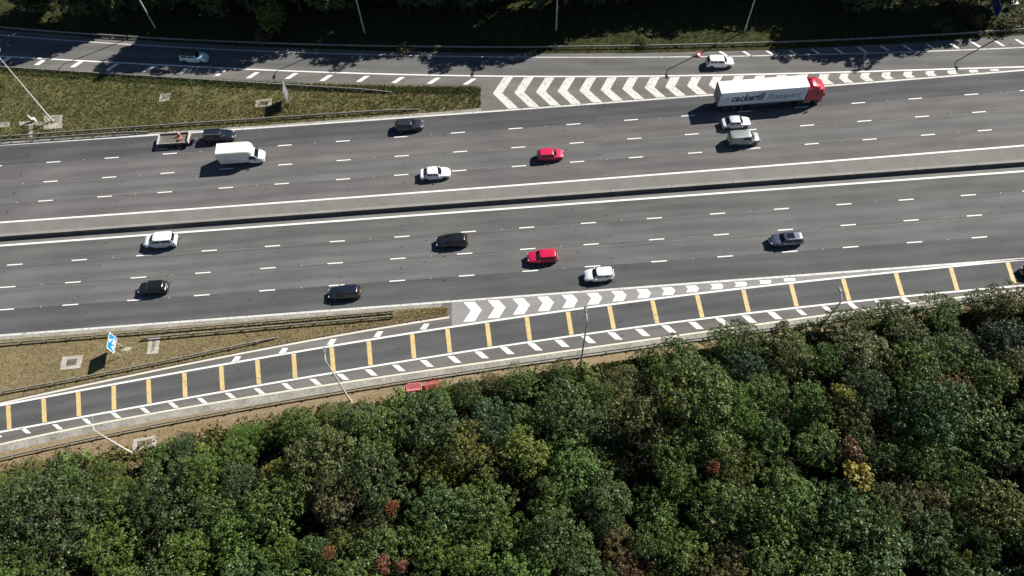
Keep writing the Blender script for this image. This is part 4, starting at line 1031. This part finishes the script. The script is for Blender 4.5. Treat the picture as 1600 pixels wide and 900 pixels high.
# ------------------------------------------------------------------ trees
LEAF = leaf_mat("leaf", shine=.5)
BARK = flat("bark", (.07, .055, .04), .9, var=.35, scale=6)
def unit(v): return v / np.maximum(1e-6, np.linalg.norm(v, axis=-1, keepdims=True))
def crown_mesh(name, seed, Rr, Ht, z0, ncl, clump_r, leaf, nsp, gap=.95, fill=.25, boughs=13):
    """leaf sprays on separate clumps spread over a lumpy dome: radius Rr, top at Ht, underside at z0"""
    rg = np.random.default_rng(seed)
    c0 = np.array([0, 0, z0 + (Ht - z0) * .38]); up, dn = Ht - c0[2], c0[2] - z0
    # a few boughs push the outline out or in
    bd = unit(rg.normal(size=(9, 3)) * np.array([1, 1, .7])); ba = rg.uniform(-.30, .30, 9)
    def shell(d):
        k = 1 + float((ba * np.clip(bd @ d - .45, 0, 1) / .55).sum())
        return c0 + d * np.array([Rr, Rr, up if d[2] > 0 else dn]) * k
    L = []; tries = 0
    # boughs: domes of their own, with dark gaps between them
    BO = []
    while len(BO) < boughs and tries < 900:
        tries += 1
        d = unit(rg.normal(size=3))
        if d[2] < -.2: d[2] = abs(d[2])
        rb = Rr * rg.uniform(.26, .46)
        p = c0 + (shell(d) - c0) * rg.uniform(.55, .86)
        if all(np.linalg.norm(p - q) > .80 * max(rb, r2) for q, r2, _ in BO): BO.append((p, rb, d))
    tries = 0
    while len(L) < ncl and tries < ncl * 60:
        tries += 1
        q, rb, bd_ = BO[rg.integers(len(BO))]
        d = unit(unit(rg.normal(size=3)) + bd_ * .45 + np.array([0, 0, .35]))
        rc = clump_r * rg.uniform(.6, 1.5)
        p = q + d * rb * rg.uniform(.8, 1.1)
        if all(np.linalg.norm(p - w_) > gap * (rc + r2) for w_, r2, _ in L): L.append((p, rc, d))
    quads, tint, clump = [], [], []
    def spray(cp, axis, cr, n, cv, ls):
        m = unit(rg.normal(size=(n * 2, 3))); m = m[(m @ axis) > -.25][:n]; k = len(m)
        if k == 0: return
        sp = cp + m * cr * rg.uniform(.6, 1.15, (k, 1)) * np.array([1, 1, .8])
        nor = unit(m * .9 + np.array([0, 0, .45]) + rg.normal(size=(k, 3)) * .5)
        t1 = unit(np.cross(nor, rg.normal(size=(k, 3)))); t2 = np.cross(nor, t1)
        ln = leaf * ls * rg.uniform(.6, 1.35, (k, 1)); wd = ln * rg.uniform(.5, .85, (k, 1))
        dz = np.array([0, 0, -.15]) * ln
        quads.append(np.stack([sp - t1 * ln * .5 + dz, sp - t2 * wd * .5, sp + t1 * ln * .5 + dz, sp + t2 * wd * .5], 1))
        tint.append(rg.random(k)); clump.append(np.full(k, cv))
    for p, rc, d in L:
        spray(p, unit(d * .6 + np.array([0, 0, .8])), rc, int(nsp * (rc / clump_r) ** 1.6), rg.random(), 1.0)
    for _ in range(int(len(L) * fill)):      # sparse inner foliage
        d = unit(rg.normal(size=3)); p = c0 + (shell(d) - c0) * rg.uniform(.35, .78)
        spray(p, np.array([0, 0, 1.0]), clump_r * 1.3, int(nsp * .8), rg.random() * .5, 1.25)
    q = np.concatenate(quads); k = len(q)
    me = bpy.data.meshes.new(name)
    me.vertices.add(4 * k); me.vertices.foreach_set('co', q.reshape(-1).astype(np.float32))
    me.loops.add(4 * k); me.loops.foreach_set('vertex_index', np.arange(4 * k, dtype=np.int32))
    me.polygons.add(k); me.polygons.foreach_set('loop_start', np.arange(0, 4 * k, 4, dtype=np.int32))
    me.polygons.foreach_set('loop_total', np.full(k, 4, dtype=np.int32))
    me.update(calc_edges=True); me.materials.append(LEAF)
    for nm, val in (('tint', tint), ('clump', clump)):
        a = me.attributes.new(nm, 'FLOAT', 'FACE'); a.data.foreach_set('value', np.concatenate(val).astype(np.float32))
    return me, [(p, rc) for p, rc, d in L]
def trunk_mesh(name, seed, Ht, L, r=.22):
    rr = random.Random(seed); b = MB()
    top = Ht * .62
    b.tube([(0, 0, -.1), (rr.uniform(-.1, .1), rr.uniform(-.1, .1), top * .45), (rr.uniform(-.3, .3), rr.uniform(-.3, .3), top)], [r, r * .75, r * .35], 7)
    for p, rl in L[:9]:
        zs = min(top * .9, max(.6, p[2] * .5))
        b.tube([(0, 0, zs), (p[0] * .5, p[1] * .5, zs + (p[2] - zs) * .6), tuple(p)], [r * .5, r * .32, r * .12], 5)
    return b.mesh(name, BARK, smooth=True)
PROTO = {}
def proto(kind, i, *a, tr=.22):
    me, L = crown_mesh("crown", 100 * hash_k[kind] + i, *a)
    PROTO.setdefault(kind, []).append((me, trunk_mesh("trunk", i, a[1], L, tr), a[0], a[1]))
hash_k = dict(broad=1, fine=2, shrub=3, tall=4, feather=5, spire=6)
for i in range(9): proto('broad', i, 3.4, 8.6 + .5 * (i % 3), 1.4, 165, .36, .235, 27, .80, .35, 16)
for i in range(3): proto('fine', i, 4.6, 8.0, .6, 230, .46, .23, 36, .78, .3, 22)
for i in range(4): proto('shrub', i, 1.9, 3.0, .2, 34, .42, .26, 30, .85, .3, 8, tr=.07)
for i in range(5): proto('tall', i, 4.0, 13.0, .5, 130, .70, .46, 46, .82, 1.6, 16, tr=.28)
for i in range(2): proto('feather', i, 2.5, 7.5, 1.2, 110, .38, .18, 46, .75, .3, 12)
for i in range(3): proto('spire', i, 1.2, 9.8, 7.4, 22, .36, .27, 26, .80, .3, 6, tr=.10)
TREES = []
def tree(kind, var, x, y, r, col, label=None, group=None, hs=1.0, name=None, crown='crown', cat='tree'):
    me, tm, R0, H0 = PROTO[kind][var % len(PROTO[kind])]
    s = r / R0
    t = bpy.data.objects.new(name or ("shrub" if kind == 'shrub' else "broadleaf_tree"), None); link(t)
    t.location = (x, y, 0); t.rotation_euler = (0, 0, (var * 2.399 + x) % 6.28); t.scale = (s, s, s * hs)
    t['category'] = 'shrub' if kind == 'shrub' else cat
    c = link(bpy.data.objects.new("foliage" if kind == 'shrub' else "crown", me), t); c.color = (*col, 1)
    link(bpy.data.objects.new("stem" if kind == 'shrub' else "trunk", tm), t)
    if label: t['label'] = label
    if group: t['group'] = group
    t_rec = dict(o=t, x=x, y=y, r=r, h=H0 * s * hs, kind=kind, col=col, label=label)
    TREES.append(t_rec)
    return t
PAL = {
    'mid green': (.082, .124, .032), 'dark green': (.054, .090, .028), 'blue green': (.052, .090, .036),
    'olive green': (.092, .112, .038), 'yellow green': (.128, .150, .034), 'grey green': (.104, .124, .052),
    'brownish': (.098, .086, .040), 'bright green': (.085, .148, .034)}
def vary(c, rr, a=.11): return tuple(max(.01, k * rr.uniform(1 - a, 1 + a)) for k in c)
rr = random.Random(21)
def crown_at(px, z): p = at(px, z); return p.x, p.y
def single(kind, var, px, z, r, col, label, hs=1.0):
    x, y = crown_at(px, z); return tree(kind, var, x, y, r, col, label, None, hs)
# crowns one can name
single('fine', 0, (75, 812), 5, 5.6, (.050, .078, .030), "wide rounded dark green tree with fine leaves at the left edge of the wood")
single('fine', 1, (150, 757), 3.5, 3.0, (.058, .085, .028), "low green thicket tree at the verge, just below the short lamp post", .8)
single('fine', 2, (255, 783), 5, 4.6, (.056, .080, .030), "wide rounded tree right of the dark gap at the lower left")
single('shrub', 0, (312, 713), 2, 2.0, (.105, .135, .030), "bright lime shrub on the verge edge right of the long inspection cover")
single('shrub', 1, (160, 738), 2.2, 1.8, (.120, .140, .032), "yellow green shrub at the verge, left of the short lamp post's shadow")
single('broad', 2, (516, 775), 7.5, 3.0, (.120, .118, .068), "pale grey green tree with a tall light crown, below the pale lamp post", 1.1)
single('broad', 4, (735, 700), 7, 3.2, (.118, .128, .036), "yellow olive tree below the right red barrier")
single('broad', 1, (770, 660), 5.5, 3.0, (.040, .078, .036), "deep green tree at the wood's front, right of the red barriers", .9)
single('broad', 0, (560, 650), 4.5, 2.7, (.050, .090, .034), "dark leafy tree crowding the foot of the pale lamp post", .8)
single('broad', 5, (690, 790), 7, 3.3, (.060, .105, .034), "fresh green rounded tree in the middle of the wood, below the yellow olive tree")
single('shrub', 2, (893, 604), 4, .95, (.19, .21, .03), "small bright yellow green bush crown at the wood's front below the dark lamp post", 1.8)
single('spire', 3, (1047, 634), 8.6, 1.0, (.18, .20, .03), "small yellow green tuft of leaves in the middle of the right wood", 1.2)
single('spire', 0, (1343, 742), 9, 1.7, (.20, .175, .03), "small golden yellow crown in the lower right wood", 0.71)
single('spire', 1, (1317, 615), 8.6, 0.95, (.20, .20, .03), "tiny yellow tuft of leaves in the right wood, above the golden crown", 1.26)
single('broad', 3, (965, 830), 8, 2.2, (.118, .098, .040), "rusty olive tree near the bottom of the frame, right of centre")
single('broad', 6, (990, 880), 7, 2.4, (.100, .062, .034), "brown and orange tinged tree at the bottom of the frame, right of centre", .9)
single('spire', 2, (609, 792), 9, 0.75, (.17, .060, .032), "small rusty red leaf cluster below the middle of the wood", 1.6)
single('spire', 3, (1115, 728), 9, 0.75, (.19, .062, .036), "small red leaf cluster in the centre right of the wood", 1.6)
single('spire', 1, (597, 884), 9, 0.75, (.18, .068, .05), "left small red leaf cluster at the bottom edge of the photo", 1.6)
single('spire', 0, (627, 884), 9, 0.75, (.17, .070, .055), "right small red leaf cluster at the bottom edge of the photo", 1.6)
single('spire', 2, (510, 862), 9, 0.65, (.16, .075, .032), "small orange red leaf cluster near the bottom, left of the red ones", 1.85)
single('spire', 1, (1335, 705), 9, 1.1, (.13, .07, .035), "dull red brown leaf cluster above the golden crown", 1.09)
single('broad', 1, (1500, 600), 7, 2.5, (.115, .082, .034), "orange brown tree at the right of the wood")
single('broad', 6, (1335, 640), 6.5, 2.6, (.085, .088, .034), "brown olive tree left of the orange brown one")
single('feather', 0, (1435, 775), 9, 2.3, (.080, .086, .040), "left feathery dull green tree in the lower right of the wood")
single('feather', 1, (1490, 765), 9, 2.0, (.092, .090, .040), "right feathery dull green tree in the lower right of the wood")
single('feather', 0, (1140, 870), 9, 2.4, (.098, .092, .036), "feathery olive tree at the bottom edge, right of centre")
single('broad', 4, (1515, 860), 8, 1.5, (.150, .170, .032), "slim bright lime tree at the bottom right", 1.6)
single('broad', 0, (1175, 560), 6, 2.4, (.032, .064, .040), "dark blue green tree at the wood's front near the hatched shoulder", .9)
single('broad', 5, (880, 640), 6, 3.4, (.066, .100, .034), "broad mid green tree behind the small bright yellow green bush")
single('fine', 1, (990, 600), 3.5, 3.0, (.088, .100, .036), "olive thicket tree at the wood's front, middle of the right wood", .8)
single('shrub', 0, (945, 582), 2.5, 1.1, (.070, .076, .032), "small dark bush on the verge right of the dark lamp post", 1.2)
single('shrub', 3, (1230, 503), 2.5, .75, (.055, .065, .030), "left slim sapling poking over the lower kerb at the right", 1.6)
single('shrub', 1, (1257, 506), 2.5, .75, (.055, .065, .030), "right slim sapling poking over the lower kerb at the right", 1.6)
single('broad', 2, (1420, 520), 4, 2.5, (.070, .095, .034), "green tree at the wood's front just before the right bend of the verge", .8)
single('broad', 3, (1572, 520), 6, 2.9, (.030, .050, .028), "very dark tree at the right edge reaching over the slip road")
single('broad', 6, (1515, 530), 5.5, 2.5, (.052, .075, .030), "dark green tree below the right end of the slip road", .9)
single('broad', 0, (365, 745), 6, 2.6, (.046, .076, .034), "dark tree right of the lime shrub, at the corner of the wood")
named = len(TREES)

def free(x, y, r, f=.78):
    for t in TREES:
        rt = t['r'] if t['kind'] != 'shrub' or t['r'] > 1.5 else .35
        if math.hypot(t['x'] - x, t['y'] - y) < f * (r + rt): return False
    return True
def pick(x, y):
    u = rr.random(); right = x > 15
    names = ['mid green', 'dark green', 'blue green', 'olive green', 'grey green', 'bright green', 'yellow green', 'brownish']
    wts = [.42, .30, .10, .10, .03, .02, .01, .02] if right else [.46, .18, .09, .12, .05, .06, .035, .005]
    return rr.choices(names, wts)[0]
AUTO = []
keep_clear = [at((222, 697)), at((206, 708)), at((660, 607)), at((180, 722))]
# front row of the wood
x = -76.0
while x < 80:
    r = rr.uniform(1.5, 2.5)
    ed = WOOD_EDGE(x)
    y = ed - r * .75 - rr.uniform(.2, 1.0)
    if -33 < x < -22: y -= 0
    if free(x, y, r, .62) and not any((q.x - x) ** 2 + (q.y - y) ** 2 < (r + 1.5) ** 2 for q in keep_clear):
        nm = pick(x, y)
        tree(rr.choice(['broad', 'shrub', 'broad', 'fine']), rr.randrange(9), x, y, r, vary(PAL[nm], rr)); TREES[-1]['nm'] = nm; TREES[-1]['row'] = 'front'; AUTO.append(TREES[-1])
    x += rr.uniform(2.2, 3.4)
# the wood behind
gaps = [at((160, 850)), at((325, 800)), at((280, 880))]
cand = [(rr.uniform(-74, 82), rr.uniform(1, 43)) for _ in range(9000)]
for i, (x, y) in enumerate(cand):
    r = rr.uniform(2.6, 4.1) if i < 5000 else rr.uniform(1.9, 2.6)
    if y > WOOD_EDGE(x) - r - 1.5: continue
    if abs(x) > 62 + y * .42: continue
    if any((p.x - x) ** 2 + (p.y - y) ** 2 < (r + .3) ** 2 for p in gaps): continue
    if not free(x, y, r, .69): continue
    nm = pick(x, y)
    kd = rr.choices(['broad', 'fine', 'feather'], [.86, .07, .07])[0]
    tree(kd, rr.randrange(9), x, y, r, vary(PAL[nm], rr), hs=rr.uniform(.78, 1.18) * (1.0 if r > 2.7 else 1.2)); TREES[-1]['nm'] = nm; TREES[-1]['row'] = 'wood'; AUTO.append(TREES[-1])
# low undergrowth filling the wood floor: nobody could count it
def undergrowth(rg):
    x = rg.uniform(-86, 90); e = WOOD_EDGE(x) - 1.6
    y = rg.uniform(-6, e)
    return (x, y, rg.uniform(.1, 1.3) ** 1.0)
ug = tufts("undergrowth", undergrowth, 22000, LEAF, hgt=(.15, .5), seed=9, width=.45)
ug.color = (.046, .068, .024, 1); ug['category'] = 'undergrowth'; ug['label'] = "dark low undergrowth on the floor of the lower wood between the trees"
def fringe(rg):
    x = rg.uniform(-80, 80); e = WOOD_EDGE(x)
    k = .5 + .5 * math.sin(x * .35 + 1.3) * math.sin(x * .11)
    y = e + rg.normal(-.9, .55 + .5 * k)
    if rg.random() > .35 + .65 * k: return None
    return (x, min(y, S5(x) - 1.6), rg.uniform(.03, .45))
fr = tufts("brambles", fringe, 9000, LEAF, hgt=(.12, .4), seed=12, width=.26)
fr.color = (.095, .108, .034, 1); fr['category'] = 'brambles'; fr['label'] = "ragged low green brambles where the brown verge meets the wood"
# labels for the unnamed ones, by colour, place and order
def zone(t):
    x, y = t['x'], t['y']
    if t['row'] == 'front':
        b = [(-45, "near the short lamp post"), (-21, "left of the pale lamp post"), (-2, "below the red barriers"), (22, "around the dark lamp post"), (48, "below the right hatching"), (999, "at the far right")]
        return "in the front row " + next(s for k, s in b if x < k)
    d = WOOD_EDGE(x) - y
    b = [(-42, "at far left"), (-24, "at left"), (-7, "left of middle"), (9, "in the middle"), (26, "right of middle"), (44, "at right"), (999, "at far right")]
    s = next(s for k, s in b if x < k)
    return ("inside the wood " + s) if y > 15 else ("along the photo's bottom edge " + s)
sets = {}
for t in AUTO: sets.setdefault((t['nm'], zone(t), 'shrub' if t['kind'] == 'shrub' else 'tree'), []).append(t)
ORD = ["leftmost", "second from left", "third from left", "fourth from left", "fifth from left", "sixth from left", "seventh from left", "eighth from left", "ninth from left", "tenth from left", "eleventh from left", "twelfth from left", "thirteenth from left", "fourteenth from left", "fifteenth from left", "sixteenth from left", "seventeenth from left", "eighteenth from left", "nineteenth from left", "twentieth from left"]
for (nm, zn, kd), ts in sets.items():
    ts.sort(key=lambda t: t['x'] / (90 - t['h'] - 0) )
    for i, t in enumerate(ts):
        pre = "only" if len(ts) == 1 else ORD[min(i, len(ORD) - 1)]
        t['o']['label'] = "%s %s %s %s" % (pre, nm, "bush" if kd == 'shrub' else "tree", zn)
        t['o']['group'] = "trees and bushes of the lower wood"
for t in TREES[:named]: t['o']['group'] = "trees and bushes of the lower wood"

# ------------------------------------------------------------------ trees of the upper bank
n0 = len(TREES)
DK = (.060, .084, .034)
UPT = []  # x, y, radius, height
for x in (-70, -66): UPT.append((x, 106.5, 3.6, 16.5))
for x in (-80, -61, -57, -53.5): UPT.append((x, 108.5, 3.4, 10))
for i, x in enumerate((-48, -43.5, -39, -34.5, -30, -26)): UPT.append((x, 104.6 + (i % 2), 4.0, (18, 20, 18.5, 20, 19, 17)[i]))
for x in (-22.5, -19): UPT.append((x, 107.5, 3.0, 10))
for i, x in enumerate((-15.5, -11, -6, -1.5)): UPT.append((x, 103.8 + (i % 2) * .8, 3.7, (16.5, 18, 17.5, 16)[i]))
UPT.append((2.8, 107.5, 2.8, 10))
for i, x in enumerate((7, 11.5, 16.5, 20.5)): UPT.append((x, 102.6 + (i % 2) * .8, 3.6, (19, 20.5, 20, 18)[i]))
for i, x in enumerate((26, 31, 36, 41, 46, 51, 56, 61)): UPT.append((x, 104.9 + (i % 3) * .6 - max(0, x - 40) * .09, 3.7, 12.5 + (i % 2)))
for i, x in enumerate((60, 64.5, 68.5, 72.5, 76.5, 80.5, 84)): UPT.append((x, 98.6 + (i % 2) * .8, 3.6, (13.5, 15.5, 17.5, 19, 18.5, 17, 15)[i]))
for i, (x, y, r, h) in enumerate(UPT):
    hs = h / (PROTO['tall'][0][3] * r / PROTO['tall'][0][2])
    tree('tall', i, x, y, r, vary(DK, rr), hs=hs)
for k in range(32):
    x = -100 + k * 6.4; y = 113.5 + (k * 37 % 10) * .35 - (max(0, x - 40) * .07)
    if -62 < x < 66: tree('tall', k, x, y, 4.3, vary(DK, rr), hs=1.1)
p = at((418, 4), 7)
tree('broad', 3, p.x, p.y, 2.4, (.115, .165, .030), "bright sunlit green tree at the top edge, left of the second bank lamp post", hs=1.2)
p = at((1535, 22), 2)
for i, (q, c, lab) in enumerate((((1525, 30), (.125, .115, .045), "yellowish scrub bush left of the dark blue sign"), ((1575, 38), (.120, .105, .050), "tan scrub bush below the dark blue sign"), ((1510, 12), (.15, .085, .045), "rusty scrub bush at the top edge left of the dark blue sign"), ((1590, 30), (.085, .09, .045), "olive scrub bush at the right edge below the cabinet"), ((1470, 42), (.08, .085, .035), "dull green scrub bush behind the barrier, left of the yellowish scrub"), ((630, 74), (.09, .085, .045), "small tan bush leaning over the crash barrier between two shadows"), ((1005, 62), (.115, .135, .035), "bright grassy bush on the bank above the white chevrons"), ((410, 58), (.10, .08, .055), "brownish bush on the dark bank below the bright green tree"))):
    P = at(q, 1); tree('shrub', i, P.x, P.y, 1.5 if i not in (5, 6) else 1.0, c, lab)
TL = TREES[n0:]
unl = [t for t in TL if not t['o'].get('label')]
front = sorted([t for t in unl if t['y'] < 112], key=lambda t: t['x'])
for i, t in enumerate(front):
    x = t['x']
    pl = next(s for k, s in [(-66, "left of the first lamp post"), (-36, "above the pale blue car"), (-9, "around the second bank lamp post"), (11, "around the third bank lamp post"), (53, "behind the sunny grass strip"), (999, "above the shaded hatching")] if x < k)
    same = [u for u in front if u is not None]
    t['pl'] = pl
for pl in {t['pl'] for t in front}:
    ts = [t for t in front if t['pl'] == pl]
    for i, t in enumerate(ts):
        t['o']['label'] = "%s tall dark tree on the upper bank %s" % (ORD[i] if len(ts) > 1 else "the only", pl)
        t['o']['group'] = "tall trees of the upper bank"
for t in unl:
    if t not in front:
        t['o']['label'] = "tall dark tree in the back row of the upper bank, beyond the top edge"
        t['o']['group'] = "back row trees of the upper bank"

for o in C.objects:
    if o.get('label') and len(o['label'].split()) > 16: print('LONG', o.name, o['label'])
